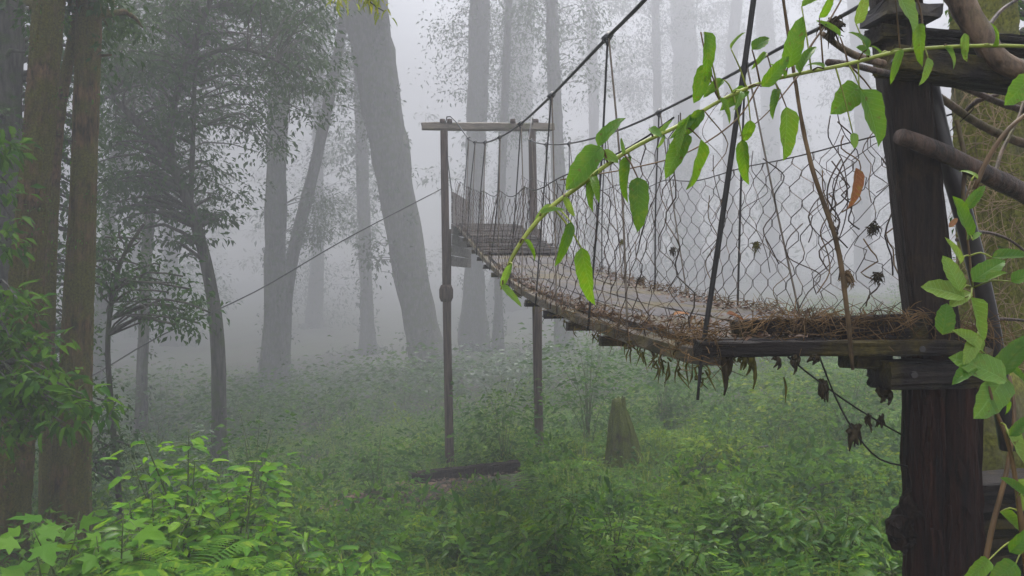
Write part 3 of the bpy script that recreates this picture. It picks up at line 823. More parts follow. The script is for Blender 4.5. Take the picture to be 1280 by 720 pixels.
# ------------------------------------------------------------------ guy wire to the left
m = MB(); m.tube(catmull([P(552, 236, 14.0), P(430, 300, 13.1), P(320, 364, 12.2), P(200, 420, 11.2), P(118, 468, 10.3), P(60, 492, 9.6)], .3), .010, 5)
tag(m.build('guy_wire', M['cable']), 'thin guy wire slanting from tower post down to the left trunks', 'wire')

# ------------------------------------------------------------------ timber sill at the foot of the tower
sa_, sb_ = P(512, 606, 12.7), P(650, 603, 12.9); sa_[2] = float(ground(sa_[0], sa_[1])) + .10; sb_[2] = float(ground(sb_[0], sb_[1])) + .10
m = MB(); m.beam(sa_, sb_, .2, .22, jit=.008, step=.12, groove=.01)
o = m.build('timber_sill', M['wet_wood'], origin=P(580, 612, 12.8), smooth=False); tag(o, 'weathered timber sill lying on the slope before the tower feet', 'log')

# ================================================================== near timber frame
fr = thing('timber_frame', 'dark wet timber end frame of the bridge at right', 'frame', P(1175, 760, 2.85))
YP = 2.86
m = MB(); pts = [P(1172, 470, YP), P(1155, 330, YP), P(1140, 200, YP), P(1124, 60, YP), P(1116, -40, YP), P(1108, -120, YP)]
m.beam(pts, None, .150, .17, up=(.25, 1, 0), jit=.0012, step=.04, cham=.10, groove=.006); m.build('upper_post', M['wet_wood'], fr, smooth=False)
gz = float(ground(*P(1180, 700, YP)[:2])) - .2
m = MB(); pts = [np.array([P(1180, 700, YP)[0], YP, gz]), P(1178, 700, YP), P(1176, 620, YP), P(1176, 540, YP), P(1178, 470, YP), P(1176, 428, YP)]
m.beam(pts, None, .235, .24, up=(.2, 1, 0), jit=.0025, step=.05, cham=.22, groove=.011); m.build('lower_post', M['wet_post'], fr, smooth=False)
m = MB(); m.beam(P(1098, 468, 2.74), P(1215, 466, 2.80), .14, .098, jit=.0015, step=.05, groove=.004); m.build('bearing_block', M['wet_beam'], fr, smooth=False)
m = MB(); m.beam(P(1105, 76, 2.70), P(1420, 122, 2.95), .12, .085, jit=.0015, step=.05, groove=.004); m.build('cross_beam', M['wet_beam'], fr, smooth=False)
m = MB(); m.beam(P(1092, 44, 2.80), P(1420, 70, 3.15), .10, .055, jit=.0015, step=.05, groove=.004); m.build('cap_beam', M['wet_beam'], fr, smooth=False)
m = MB(); m.beam(P(1092, 18, 2.80), P(1160, 22, 2.82), .17, .045, jit=.004, step=.05); m.build('cap_block', M['board'], fr, smooth=False)
m = MB(); m.tube(catmull([P(1158, 92, 2.98), P(1178, 180, 3.0), P(1202, 260, 3.02), P(1236, 400, 3.08), P(1262, 560, 3.15)], .06), [.035, .034, .036, .036, .036], 12, .02); m.build('brace_pole', M['pipe'], fr)
m = MB(); m.tube(catmull([P(1124, 170, 2.66), P(1180, 192, 2.72), P(1240, 222, 2.8), P(1300, 252, 2.9), P(1380, 290, 3.0)], .05), [.027, .031, .030, .036, .033, .038, .036, .041], 14, .06); m.build('rail_pole', M['branch'], fr)
m = MB()                                          # torn bark on the lower post's left side
for q in range(8):
    y0 = 618 + 7 * q; b0 = 8 + 20 * math.sin(min(1, q / 9) * 1.5)
    x0 = 1138 - b0 * rng.uniform(.3, 1.0)
    m.beam([P(1142, y0, YP - .03), P(x0, y0 + rng.uniform(2, 12), YP - .05 + rng.uniform(-.03, .03)), P(x0 + rng.uniform(2, 9), y0 + rng.uniform(16, 34), YP - .05)], None, .05, .03, up=(.3, 1, 0), jit=.006, step=.02)
m.build('torn_bark', M['wet_wood'], fr, smooth=False)
m = MB()
for q in range(16):
    c = P(1150 + 6 * (q % 4) + rng.uniform(-8, 24), 470 + rng.uniform(0, 200), YP - .125)
    m.tube(catmull([c, c + (rng.normal(0, .004), -.004, -.06), c + (rng.normal(0, .008), 0, -.16)], .03), [.006, .008, .003], 5, .2)
m.build('bark_strip', M['wet_post'], fr)['kind'] = 'stuff'

for x, y, yy in ((1132, 440, 2.70), (1150, 436, 2.70), (1118, 78, 2.64), (1140, 468, 2.66)):
    m = MB(); a_ = P(x, y, yy); m.tube([a_, a_ + (0, -.018, 0)], [.013, .012], 6); m.build('bolt', M['pipe'], fr, smooth=False)
# the mossy trunk and branches behind the frame
tree('mossy_tree', 'yellow mossy trunk close behind the bridge frame at right edge', 4.6,
     [(1262, 640), (1254, 480), (1250, 330), (1240, 180), (1232, 60), (1222, -80)], [120, 92, 84, 78, 72, 66], 'moss_heavy', flare=1.2, rough=.06, ridged=.14, ivy=30, high=(1.0, 9, -4, 7, 3.6, 6.5, 140))
def branch(label, pts, rad, mat, name='branch', sides=10, rough=.06, cat='branch', group=None, step=.03):
    m = MB(); m.tube(catmull([P(*p) for p in pts], step), rad, sides, rough)
    return tag(m.build(name, M[mat]), label, cat, group)
branch('thick pale brown branch bending over the top of the frame beam', [(1170, -60, 2.75), (1200, 0, 2.75), (1225, 42, 2.74), (1252, 78, 2.72), (1300, 92, 2.72), (1380, 100, 2.8)], [.05, .046, .042, .036, .033, .03], 'branch_pale', rough=.10)
branch('thin mossy branch sloping down across the trunk behind the brace pole', [(1130, 92, 2.95), (1170, 118, 3.2), (1215, 150, 3.4), (1260, 172, 3.5), (1330, 196, 3.6)], [.010, .013, .016, .017, .018], 'branch_pale', rough=.12)
branch('thin dark branch just under the cross beam', [(1160, 96, 3.1), (1210, 112, 3.2), (1260, 132, 3.3), (1330, 150, 3.4)], [.010, .012, .013, .014], 'branch', rough=.12)
branch('short dark twig joining the two thin branches', [(1206, 140, 3.38), (1222, 126, 3.3), (1248, 118, 3.26)], [.008, .010, .008], 'branch')
branch('wet brown stick ending beside the vine stem left of the frame', [(1035, 78, 2.2), (1060, 80, 2.25), (1085, 86, 2.35), (1110, 92, 2.5)], [.010, .009, .010, .011], 'branch')
branch('bare twig with frayed mossy end above the vine', [(1028, 42, 2.3), (1052, 60, 2.35), (1075, 72, 2.45), (1105, 80, 2.6)], [.007, .010, .011, .011], 'branch_pale')
branch('reddish curved stem rising past the right end of the rail pole', [(1218, 236, 2.3), (1236, 196, 2.3), (1262, 160, 2.3), (1300, 130, 2.32)], [.007, .007, .007, .006], 'vine_brown', cat='stem')
branch('long brown climbing stem from lower right bank', [(1225, 740, 2.3), (1240, 660, 2.3), (1258, 590, 2.3), (1268, 520, 2.32), (1262, 470, 2.35)], [.008, .008, .007, .006, .005], 'vine_brown', cat='stem')

for q, (lab, p) in enumerate((
        ('bare curved twig crossing in front of the mossy trunk under the rail pole', [(1196, 300, 3.4), (1226, 290, 3.5), (1262, 300, 3.6), (1300, 330, 3.6)]),
        ('dead twig rising from the rail pole towards the cross beam', [(1240, 232, 2.9), (1252, 190, 3.0), (1272, 150, 3.1), (1284, 110, 3.2)]),
        ('grey twig arching above the cap beam at the top right corner', [(1230, 40, 3.2), (1255, 10, 3.3), (1290, -10, 3.4)]),
        ('thin brown shoot hanging beside the brace pole', [(1196, 150, 2.8), (1206, 200, 2.8), (1204, 250, 2.82), (1212, 300, 2.85)]),
        ('mossy twig slanting behind the climber leaves', [(1200, 420, 3.2), (1236, 400, 3.3), (1300, 402, 3.4)]))):
    branch(lab, p, [.008, .007, .005], 'branch_pale' if q % 2 else 'branch', rough=.12, cat='twig', name='twig')
# twiggy moss all over that trunk
def moss_twigs():
    m = MB()
    for q in range(420):
        x, y = rng.uniform(1196, 1284), rng.uniform(90, 560); yy = rng.uniform(4.1, 4.45)
        c = P(x, y, yy); d = rng.normal(0, 1, 3) * [1, .5, 1]; d = unit(d) * rng.uniform(.05, .16)
        m.tube(catmull([c - d, c + rng.normal(0, .02, 3), c + d + (0, 0, -.03)], .05), [.0015, .0028, .001], 3, 0, False)
    o = m.build('moss_strands', M['root_pale']); tag(o, 'tangle of pale mossy strands clinging to the trunk behind the frame', 'moss', kind='stuff')
moss_twigs()

# wet planks stacked low behind the frame
ps = thing('plank_stack', 'stack of wet dark planks lying behind the lower post', 'planks', P(1255, 640, 3.4))
for q in range(6):
    m = MB(); yb = 604 + q * 22
    m.beam(P(1196 + rng.uniform(-6, 6), yb, 3.3 + .02 * q), P(1400, yb - 8 + rng.uniform(-4, 4), 3.45), .22, .04, jit=.004, step=.1); m.build('plank', M['wet_beam'], ps, smooth=False)
rk = MB()
for q in range(1):
    c = P(1243, 545, 3.9)
    th = np.linspace(0, math.pi, 9)
    p = np.array([c + np.array([0, 0, .34 * math.cos(a)]) for a in th]); rr = [max(.02, .17 * math.sin(a) ** .6) for a in th]
    rk.tube(p, rr, 12, .09)
tag(rk.build('mossy_rock', M['moss_heavy'], origin=P(1243, 620, 3.9)), 'mossy stone showing in the gap right of lower post', 'rock')


# ================================================================== foreground vine
vine = thing('vine', 'leafy green vine arching in front of the bridge from the right', 'vine', P(1290, 62, 1.75))
def VY(x): return float(np.interp(x, [620, 800, 1000, 1150, 1300], [1.50, 1.58, 1.72, 1.85, 1.95]))
spts = [(1330, 66), (1280, 58), (1200, 58), (1125, 64), (1060, 80), (1000, 92), (950, 104), (900, 126), (850, 156), (800, 180), (760, 205), (722, 234), (690, 258), (662, 288), (640, 322), (632, 345), (626, 362)]
q = np.array([[*P(x, y, VY(x))] for x, y in spts])
srad = [.76 * r_ for r_ in (.0060, .0060, .0060, .0058, .0056, .0054, .0052, .0052, .0054, .0056, .0058, .0058, .0058, .0055, .0048, .0036, .002)]
m = MB(); m.tube(catmull(np.hstack([q, np.array(srad)[:, None]]), .012)[:, :3], catmull(np.hstack([q, np.array(srad)[:, None]]), .012)[:, 3], 8, .05)
m.build('stem', M['vine'], vine)
# (base x, base y, tip x, tip y, variant, roll, material)
VL = [(748, 184, 777, 141, 'a', .3, 0), (752, 184, 708, 230, 'c', -.2, 0), (745, 213, 734, 249, 'b', .5, 0), (752, 190, 772, 200, 'r', .0, 1), (788, 196, 774, 238, 'b', .6, 0), (797, 222, 799, 282, 'a', .1, 0),
      (714, 278, 700, 326, 'n', .5, 0), (727, 310, 738, 376, 'b', .4, 0), (690, 256, 664, 276, 'n', .2, 1), (676, 268, 696, 256, 'n', .1, 1), (628, 356, 648, 378, 'n', .4, 1), (640, 330, 622, 362, 'n', .2, 1),
      (860, 168, 832, 212, 'a', .3, 0), (880, 138, 850, 170, 'a', .2, 0), (876, 174, 867, 237, 'c', .7, 0), (884, 80, 868, 126, 'c', .3, 0), (880, 40, 896, 88, 'b', .4, 0), (905, 100, 880, 116, 'a', .2, 0),
      (934, 112, 905, 130, 'a', .1, 0), (900, 122, 916, 146, 'n', .3, 0), (928, 175, 932, 226, 'b', .6, 0), (938, 150, 932, 178, 'r', .4, 0), (952, 108, 988, 72, 'a', .3, 0), (985, 85, 1003, 22, 'a', .2, 0),
      (1000, 92, 1012, 48, 'b', .6, 0), (983, 134, 985, 197, 'c', .2, 0), (940, 62, 962, 44, 'r', .1, 0), (1002, 8, 1028, -8, 'a', .1, 0), (1024, 22, 1044, -4, 'a', .3, 0), (972, 112, 966, 136, 'b', .4, 0),
      (1074, 108, 1046, 134, 'r', -.1, 2), (1076, 112, 1112, 176, 'r', .3, 0), (1066, 166, 1070, 184, 'r', .0, 1), (1084, 62, 1072, 30, 'b', .2, 0), (1070, 30, 1086, -6, 'a', .2, 1), (1118, -14, 1152, 30, 'r', .2, 1),
      (1148, 30, 1152, 70, 'b', .5, 0), (1160, 72, 1156, 104, 'a', .4, 1), (1128, 62, 1112, 96, 'n', .4, 0), (1206, 42, 1208, 74, 'b', .6, 1), (1088, 70, 1076, 56, 'r', .1, 0), (1050, 46, 1030, 20, 'n', .3, 0),
      (812, 160, 826, 168, 'r', .0, 2), (820, 172, 838, 150, 'n', .2, 1), (858, 150, 842, 178, 'n', .5, 0), (1288, 96, 1262, 126, 'r', .2, 0), (914, 62, 922, 40, 'n', .3, 1), (958, 66, 944, 78, 'n', .2, 0)]
smid = catmull(q, .03)
for x_, y_ in ((1180, 58), (1100, 68), (1030, 86), (980, 97), (925, 114), (868, 146), (830, 168), (780, 193), (738, 222), (705, 246), (655, 300), (1240, 58)):
    a_ = rng.uniform(-1, 1); VL.append((x_, y_, x_ + 26 * a_, y_ + rng.choice([-1, 1]) * rng.uniform(12, 26), rng.choice(['n', 'b', 'd']), .4, int(rng.random() < .4)))
for (x0, y0, x1, y1, v, roll, mt) in VL:
    yb = VY(x0) + rng.uniform(-.04, .02)
    a, b = P(x0, y0, yb), P(x1, y1, yb - rng.uniform(-.02, .05))
    s = np.linalg.norm(b - a); d = b - a
    n = np.array([roll * rng.choice([-1, 1]), -1.0, .45]) + rng.normal(0, .12, 3)
    mat = ('leaf_vine', 'leaf_pale', 'leaf_mid')[mt]
    if mt == 2: mat = 'leaf_vine'
    leaf_obj(vine, leaf_data(v, mat, **VAR[v]), a, d, n, s * 1.04)
    k = smid[np.argmin(np.linalg.norm(smid - a, axis=1))]
    if np.linalg.norm(k - a) > .008:
        m = MB(); m.tube(catmull([k, (k + a) / 2 + (0, 0, .006), a], .02), [.0022, .0014], 5); m.build('leaf_stalk', M['vine_brown'] if rng.random() < .5 else M['vine'], vine)
# side shoots and tendrils
for pts, r in (([(1000, 92), (1012, 60), (1040, 20), (1062, -20)], .003), ([(1125, 64), (1150, 60), (1152, 20), (1140, -20)], .0035), ([(900, 126), (888, 100), (880, 60), (876, 40)], .0025),
               ([(950, 104), (920, 150), (860, 190), (790, 210), (700, 225)], .0022), ([(1000, 92), (960, 140), (925, 170)], .002), ([(1060, 80), (1080, 100), (1096, 122)], .0025), ([(880, 138), (910, 180), (890, 214)], .0016)):
    m = MB(); m.tube(catmull([P(x, y, VY(x) + .03) for x, y in pts], .02), [r, r * .6], 5, .05); m.build('tendril', M['vine_brown'], vine)

# ------------------------------------------------------------------ broad-leaved climber at the lower right
clm = thing('climber', 'broad yellow green climber leaves in front of the timber post', 'plant', P(1270, 730, 1.9))
cst = [(1290, 760), (1275, 640), (1262, 560), (1240, 500), (1226, 440), (1218, 380), (1212, 320), (1206, 260), (1214, 226)]
qq = np.array([P(x, y, 1.9) for x, y in cst]); m = MB(); m.tube(catmull(qq, .03), [.008, .008, .006, .005, .0045, .004, .003, .0025, .002], 7, .06); m.build('stem', M['vine_brown'], clm)
CL = [(1206, 372, 1160, 352, 'r', 1), (1214, 366, 1188, 378, 'r', 1), (1200, 364, 1184, 320, 'c', 1), (1216, 352, 1254, 322, 'r', 0), (1232, 350, 1256, 338, 'a', 0), (1178, 418, 1186, 380, 'r', 0), (1214, 372, 1236, 432, 'c', 1),
      (1240, 322, 1290, 314, 'a', 0), (1264, 352, 1296, 336, 'r', 0), (1258, 476, 1200, 440, 'r', 1), (1222, 420, 1206, 452, 'c', 1), (1244, 468, 1290, 420, 'c', 0), (1256, 470, 1226, 520, 'r', 1), (1258, 500, 1262, 520, 'a', 0), (1262, 462, 1290, 478, 'a', 0),
      (1256, 536, 1294, 590, 'c', 1), (1268, 600, 1294, 640, 'r', 1), (1250, 640, 1290, 668, 'a', 0), (1262, 690, 1300, 660, 'a', 0), (1210, 300, 1202, 246, 'c', 0), (1208, 262, 1230, 232, 'a', 0), (1216, 300, 1230, 284, 'n', 0), (1200, 330, 1196, 300, 'n', 1), (1228, 440, 1208, 410, 'a', 1),
      (1262, 545, 1290, 520, 'a', 0), (1280, 620, 1262, 596, 'a', 0), (1236, 700, 1210, 724, 'a', 0), (1270, 704, 1240, 730, 'r', 0), (1222, 224, 1204, 206, 'n', 1), (1216, 460, 1196, 470, 'a', 0)]
cm_ = catmull(qq, .03)
for (x0, y0, x1, y1, v, mt) in CL:
    yb = 1.88 + rng.uniform(-.08, .04)
    a, b = P(x0, y0, yb), P(x1, y1, yb - rng.uniform(-.03, .05)); s = np.linalg.norm(b - a)
    leaf_obj(clm, leaf_data(v, ('leaf_vine', 'leaf_pale')[mt], **VAR[v]), a, b - a, np.array([rng.normal(0, .25), -1, .75]) + rng.normal(0, .1, 3), s * 1.05)
    k = cm_[np.argmin(np.linalg.norm(cm_ - a, axis=1))]
    if np.linalg.norm(k - a) > .012:
        m = MB(); m.tube(catmull([k, (k + a) / 2 + (0, 0, .01), a], .02), [.0024, .0016], 5); m.build('leaf_stalk', M['vine'], clm)

# ================================================================== roots, moss and litter on the bridge
def tangle():
    m = MB()
    for q in range(1150):
        t = rng.uniform(0, 1) ** 2.2
        y = 2.72 + 5.5 * t
        s = rng.choice([rng.normal(-.01, .03), rng.uniform(0, 1), rng.normal(1.0, .04)], p=[.42, .34 if y < 3.15 else .0, .24 if y < 3.15 else .58])
        c = deck(y, s, .03 + (rng.uniform(-.09, .04) if s < .1 else rng.uniform(0, .03)))
        L_ = rng.uniform(.03, .12) * (1 if y < 5 else .7)
        d = np.array([rng.normal(0, .5), rng.normal(0, 1), rng.normal(-.05, .45)]); d = unit(d) * L_
        m.tube(catmull([c - d, c + rng.normal(0, .02, 3), c + d], .04), [.0010, rng.uniform(.0012, .0026), .0010], 3, 0, False)
    ka, kb = P(915, 409, 2.84), P(1150, 400, 2.77)
    for q in range(170):                        # matted along the kerb beam, hanging over its face
        c = ka + (kb - ka) * rng.random() + rng.normal(0, .012, 3) + (0, -.02, .01); d = unit(np.array([rng.normal(0, 1), rng.normal(0, .4), rng.normal(-.35, .5)])) * rng.uniform(.03, .09)
        m.tube(catmull([c - d * .6, c + (0, -.012, .008), c + d + (0, -.02, 0)], .04), [.001, rng.uniform(.0012, .0026), .001], 3, 0, False)
    o = m.build('root_tangle', M['straw']); tag(o, 'tangle of dry roots and stems matted along the deck edges', 'roots', kind='stuff')
    n = 1500
    yy = 2.75 + 6.0 * rng.uniform(0, 1, n) ** 1.4; ss = np.where(yy < 3.2, rng.uniform(-.02, 1.02, n), np.where((yy < 4.0) & (rng.random(n) < .7), rng.uniform(-.02, .6, n), np.where(rng.random(n) < .4, rng.normal(.03, .05, n), rng.normal(.95, .09, n))))
    pos = np.array([deck(a, b, .035) for a, b in zip(yy, ss)])
    d = rng.normal(0, 1, (n, 3)) * [1, 1, .3]; nn = np.array([0, 0, 1]) + rng.normal(0, .5, (n, 3))
    o = leaf_cloud('leaf_litter', M['litter'], low_leaf(.5), pos, d, nn, rng.uniform(.02, .05, n)); tag(o, 'brown leaf litter gathered on the bridge deck edges', 'litter', kind='stuff')
tangle()
def fringe():
    m = MB()
    for q in range(85):
        y = 2.7 + 5.2 * rng.uniform(0, 1) ** 1.8; c = deck(y, -.03 if rng.random() < .7 else rng.uniform(0, .9) * (y < 3.0), -.07 + rng.uniform(-.03, .02)); L_ = rng.uniform(.015, .07) * (1.3 if y < 3.6 else .8)
        m.tube(catmull([c, c + rng.normal(0, .012, 3) + (0, 0, -L_ * .5), c + rng.normal(0, .02, 3) + (0, 0, -L_)], .03), [.0025, .0042, .001], 4, .3, False)
    tag(m.build('moss_fringe', M['moss_hang']), 'shaggy moss fringe hanging along the lower deck edge', 'moss', kind='stuff')
fringe()
def dangling(label, x, y0, y1, Yd, r, mat, n=5, sway=6, leaves=0):
    t = thing('dangling_root', label, 'root', P(x, y0, Yd), 'roots dangling under the bridge deck')
    for q in range(n):
        dx = rng.normal(0, 3); L_ = (y1 - y0) * (1 if q == 0 else rng.uniform(.3, .9))
        p = [P(x + dx + sway * math.sin(z * 3 + q) * z, y0 + L_ * z, Yd + rng.uniform(-.02, .02)) for z in np.linspace(0, 1, 6)]
        m = MB(); m.tube(catmull(p, .02), [r, r * 1.5, r * 1.1, r * .4], 5, .3); m.build('strand', M[mat], t)
dangling('thin dark root under the deck left of the thick hanger', 806, 424, 462, 3.4, .003, 'moss_dark', 3)
dangling('short dark root just left of the thick hanger foot', 848, 428, 446, 2.9, .004, 'moss_dark', 4)
dangling('long black root dangling right of the thick hanger foot', 910, 440, 494, 2.66, .0055, 'moss_dark', 4)
dangling('yellow mossy strands dangling under the end beam', 936, 440, 486, 2.66, .006, 'moss_hang', 6)
dangling('brown mossy fringe at the left end of end beam', 922, 438, 462, 2.66, .006, 'moss_hang', 5)
dangling('small dark tuft under the end beam centre', 972, 444, 462, 2.66, .005, 'moss_dark', 4)
dangling('dark tuft under the end beam beside the packing block', 992, 444, 468, 2.66, .006, 'moss_dark', 4)
dangling('tiny tuft under the end beam left of the packing block', 1014, 444, 456, 2.66, .005, 'moss_dark', 3)
dangling('ragged dark tuft hanging below the bearing block', 1104, 484, 506, 2.76, .008, 'moss_dark', 6)
# twisted cable trailing from the bridge down to the lower post, with moss clumps on it
def trail(label, pts, r, clumps):
    t = thing('trailing_wire', label, 'wire', P(*pts[0]))
    m = MB(); m.tube(catmull([P(*p) for p in pts], .04), r, 5, .1); m.build('wire', M['rope_dark'], t)
    for (x, y, yy, s) in clumps:
        m = MB()
        for q in range(10):
            c = P(x, y, yy); d = np.array([rng.normal(0, .25), rng.normal(0, .25), -1]) * s * rng.uniform(.5, 1.3)
            m.tube(catmull([c + rng.normal(0, s * .12, 3), c + d * .5 + rng.normal(0, s * .1, 3), c + d], .02), [s * .10, s * .14, s * .03], 4, .3)
        m.build('moss_clump', M['moss_dark'], t)
trail('upper trailing wire with moss clumps below the end beam', [(985, 446, 2.66), (1020, 474, 2.72), (1060, 503, 2.8), (1100, 528, 2.86), (1130, 545, 2.86)], .0035, [(1030, 478, 2.74, .06), (1086, 520, 2.84, .045), (1102, 520, 2.86, .035)])
trail('lower trailing wire curving to the lower post', [(1022, 440, 2.7), (1046, 500, 2.75), (1072, 545, 2.8), (1100, 574, 2.84), (1138, 584, 2.86)], .003, [(1067, 532, 2.8, .075)])
# moss tufts and dead leaves caught in the mesh
def tuft(label, x, y, Yd, s, mat, up=1):
    m = MB(); c = P(x, y, Yd)
    for q in range(60):
        d = (unit(rng.normal(0, 1, 3) * [1, .7, 1.3]) * rng.uniform(.15, .75) + np.array([0, 0, -.4 * rng.random()])) * s
        m.tube(catmull([c + rng.normal(0, s * .15, 3), c + d * .5 + rng.normal(0, s * .12, 3), c + d + (0, 0, -.2 * s)], .02), [s * .05, s * .055, s * .012], 4, .2, False)
    tag(m.build('moss_tuft', M[mat], origin=c), label, 'moss', 'moss tufts caught in the wire mesh')
def kY(x, k=2.06): return k * 1000 / (x - 500)
tuft('round brown moss tuft caught mid mesh', 945, 306, kY(945), .055, 'moss_hang')
tuft('narrow black tuft low in the mesh right of the hanging leaf', 801, 350, kY(801), .09, 'moss_dark')
tuft('small brown tuft in the mesh above the deck centre', 841, 312, kY(841), .06, 'moss_dark')
tuft('tiny brown tuft in the mesh left of centre', 778, 302, kY(778), .06, 'moss_hang')
tuft('dark ragged tuft in the mesh beside the post', 1097, 344, 3.2, .05, 'moss_dark')
tuft('star shaped dark tuft in the mesh high beside the post', 1092, 284, 3.25, .05, 'moss_dark')
tuft('brown tuft on the rope near the foot of the mesh', 1060, 345, 2.62, .05, 'root')
tuft('dark lump of moss at the end of the bare twig', 1040, 30, 2.3, .06, 'moss_dark')
def dry(label, x0, y0, x1, y1, Yd, v, n=(0, -1, .4)):
    t = thing('dead_leaf', label, 'leaf', P(x0, y0, Yd), 'dead leaves on the bridge')
    a, b = P(x0, y0, Yd), P(x1, y1, Yd); leaf_obj(t, leaf_data(v + '_dry', 'dry_leaf', **VAR[v]), a, b - a, n, np.linalg.norm(b - a)).name = 'blade'
dry('long rust coloured dead leaf hanging in the mesh', 1070, 210, 1074, 262, 3.3, 'd')
dry('orange dead leaf lying on the deck edge', 908, 392, 934, 396, 2.9, 'a', (0, -.4, 1))
dry('tan dead leaf lying on the deck near the hanger', 842, 394, 862, 388, 3.2, 'a', (0, -.4, 1))
dry('curled tan dead leaf beside the brace pole', 1186, 284, 1198, 272, 2.5, 'c')

# ================================================================== undergrowth
def herb_tpl(seed, nl=14, h=.34):
    lr = np.random.default_rng(seed); v = []; t = []; uv = []
    tpl = low_leaf(.5, .08, .2)
    pos = []; d = []; s = []
    for k in range(nl):
        a = k * 2.4 + lr.normal(0, .3); f = (k + 1) / nl
        r = .04 + .05 * lr.random()
        pos.append((r * math.cos(a) + .05 * lr.normal(), r * math.sin(a) + .05 * lr.normal(), h * f)); d.append((math.cos(a), math.sin(a), .35 - .5 * (1 - f) * lr.random())); s.append(lr.uniform(.06, .14) * (1.1 - .45 * f))
    n = np.array([0, 0, 1]) + lr.normal(0, .3, (nl, 3))
    V, T, UV = scatter_mesh(tpl, np.array(pos), basis(np.array(d), n), np.array(s))
    return V, T, UV
def fern_tpl(seed, nf=7, L_=.55, pin=11):
    lr = np.random.default_rng(seed); V = []; T = []
    for f in range(nf):
        a = f * 6.283 / nf + lr.normal(0, .25); l = L_ * lr.uniform(.7, 1.1); ca, sa = math.cos(a), math.sin(a)
        for p in range(pin):
            u = (p + .6) / pin; r = l * (u - .12 * u * u); z = l * (.75 * u - .78 * u * u) + .03
            w_ = l * .20 * (math.sin(math.pi * min(1, u * .86 + .12)) ** .7)
            for sd in (-1, 1):
                b = np.array([ca * r, sa * r, z]); o = np.array([-sa * sd, ca * sd, -.25]) * w_ + np.array([ca, sa, 0]) * w_ * .35
                tg = np.array([ca, sa, .3 - u]) * l * .033
                i0 = len(V); V += [b - tg, b + tg, b + o]; T.append((i0, i0 + 1, i0 + 2) if sd < 0 else (i0 + 1, i0, i0 + 2))
    V = np.array(V); return V, np.array(T), V[:, :2] * .5 + .5
def grass_tpl(seed, nb=12, L_=.35):
    lr = np.random.default_rng(seed); V = []; T = []
    for b in range(nb):
        a = lr.uniform(0, 6.28); l = L_ * lr.uniform(.5, 1.2); ca, sa = math.cos(a), math.sin(a); bs_ = np.array([lr.normal(0, .04), lr.normal(0, .04), 0]); wd = .006
        i0 = len(V); sd = np.array([-sa, ca, 0]) * wd; lean = lr.uniform(.2, .8)
        V += [bs_ - sd, bs_ + sd, bs_ + np.array([ca * l * lean * .4, sa * l * lean * .4, l * .6]) - sd * .8, bs_ + np.array([ca * l * lean * .4, sa * l * lean * .4, l * .6]) + sd * .8, bs_ + np.array([ca * l * lean, sa * l * lean, l * (.95 - .5 * lean)])]
        T += [(i0, i0 + 1, i0 + 3), (i0, i0 + 3, i0 + 2), (i0 + 2, i0 + 3, i0 + 4)]
    V = np.array(V); return V, np.array(T), V[:, :2] * .5 + .5

LIT = P(480, 625, 12.0)
def spots(n, y0, y1, pw, xr=(-120, 1400), clump=None):
    u = rng.uniform(0, 1, n); Y = (y0 ** pw + u * (y1 ** pw - y0 ** pw)) ** (1 / pw)
    px = rng.uniform(*xr, n); X = (px - 640) / 1000 * Y
    # patchiness
    f = np.sin(X * 1.1 + clump) * np.sin(Y * .8 + clump * 2) + .5 * np.sin(X * 2.7 - Y * 1.9 + clump) if clump is not None else np.ones(n)
    okp = rng.uniform(-1.1, 1.0, n) < f
    bare = (((X - LIT[0]) / 1.4) ** 2 + ((Y - 11.7) / 1.2) ** 2 < 1) | ((np.abs(X + .8) < 1.05) & (np.abs(Y - 12.0) < 1.1))
    okp &= ~(bare & (rng.random(n) < .93))
    return X[okp], Y[okp]
def cover(name, label, cat, mat, tpls, n, y0, y1, pw, smin, smax, clump, far_scale=.0):
    Vs = []; Ts = []; Us = []; off = 0
    for k, tp in enumerate(tpls):
        X, Y = spots(n // len(tpls), y0, y1, pw, clump=clump + k * .7)
        a = rng.uniform(0, 6.283, len(X)); tl = rng.normal(0, .18, (len(X), 2))
        R = np.zeros((len(X), 3, 3)); R[:, 0, 0] = np.cos(a); R[:, 0, 1] = -np.sin(a); R[:, 1, 0] = np.sin(a); R[:, 1, 1] = np.cos(a); R[:, 2, 2] = 1; R[:, 2, 0] = tl[:, 0]; R[:, 2, 1] = tl[:, 1]
        s = rng.uniform(smin, smax, len(X)) * (1 + far_scale * np.clip((Y - 10) / 20, 0, 1))
        V, T, U = scatter_mesh(tp, np.stack([X, Y, ground(X, Y) - .01], -1), R, s)
        Vs.append(V); Ts.append(T + off); Us.append(U); off += len(V)
    me = mesh_np(name, np.vstack(Vs), None, np.vstack(Ts), True, np.vstack(Us)); me.materials.append(M[mat])
    o = bpy.data.objects.new(name, me); COL.objects.link(o)
    tag(o, label, cat, kind='stuff')
herbs = [herb_tpl(k, 16 + 4 * k, .24 + .06 * k) for k in range(4)]
low = [herb_tpl(20 + k, 11, .11) for k in range(3)]
cover('ground_cover', 'low bright green ground cover carpeting the slope under the bridge', 'ground cover', 'cover', low, 26000, 4.5, 60, .5, .6, 1.25, 1.3, .5)
cover('undergrowth', 'knee high leafy green undergrowth spread over the slope', 'undergrowth', 'leaf_mid', herbs, 9500, 4.5, 60, .4, .55, 1.35, 4.1, .4)
cover('fern_patch', 'scattered light green ferns among the undergrowth', 'ferns', 'fern', [fern_tpl(k) for k in range(4)], 5200, 5, 26, .8, .5, 1.2, 2.2, .2)
cover('grass', 'thin grass blades between the ground plants', 'grass', 'grass', [grass_tpl(k) for k in range(4)], 11000, 5, 26, .8, .6, 1.3, 5.5, .2)
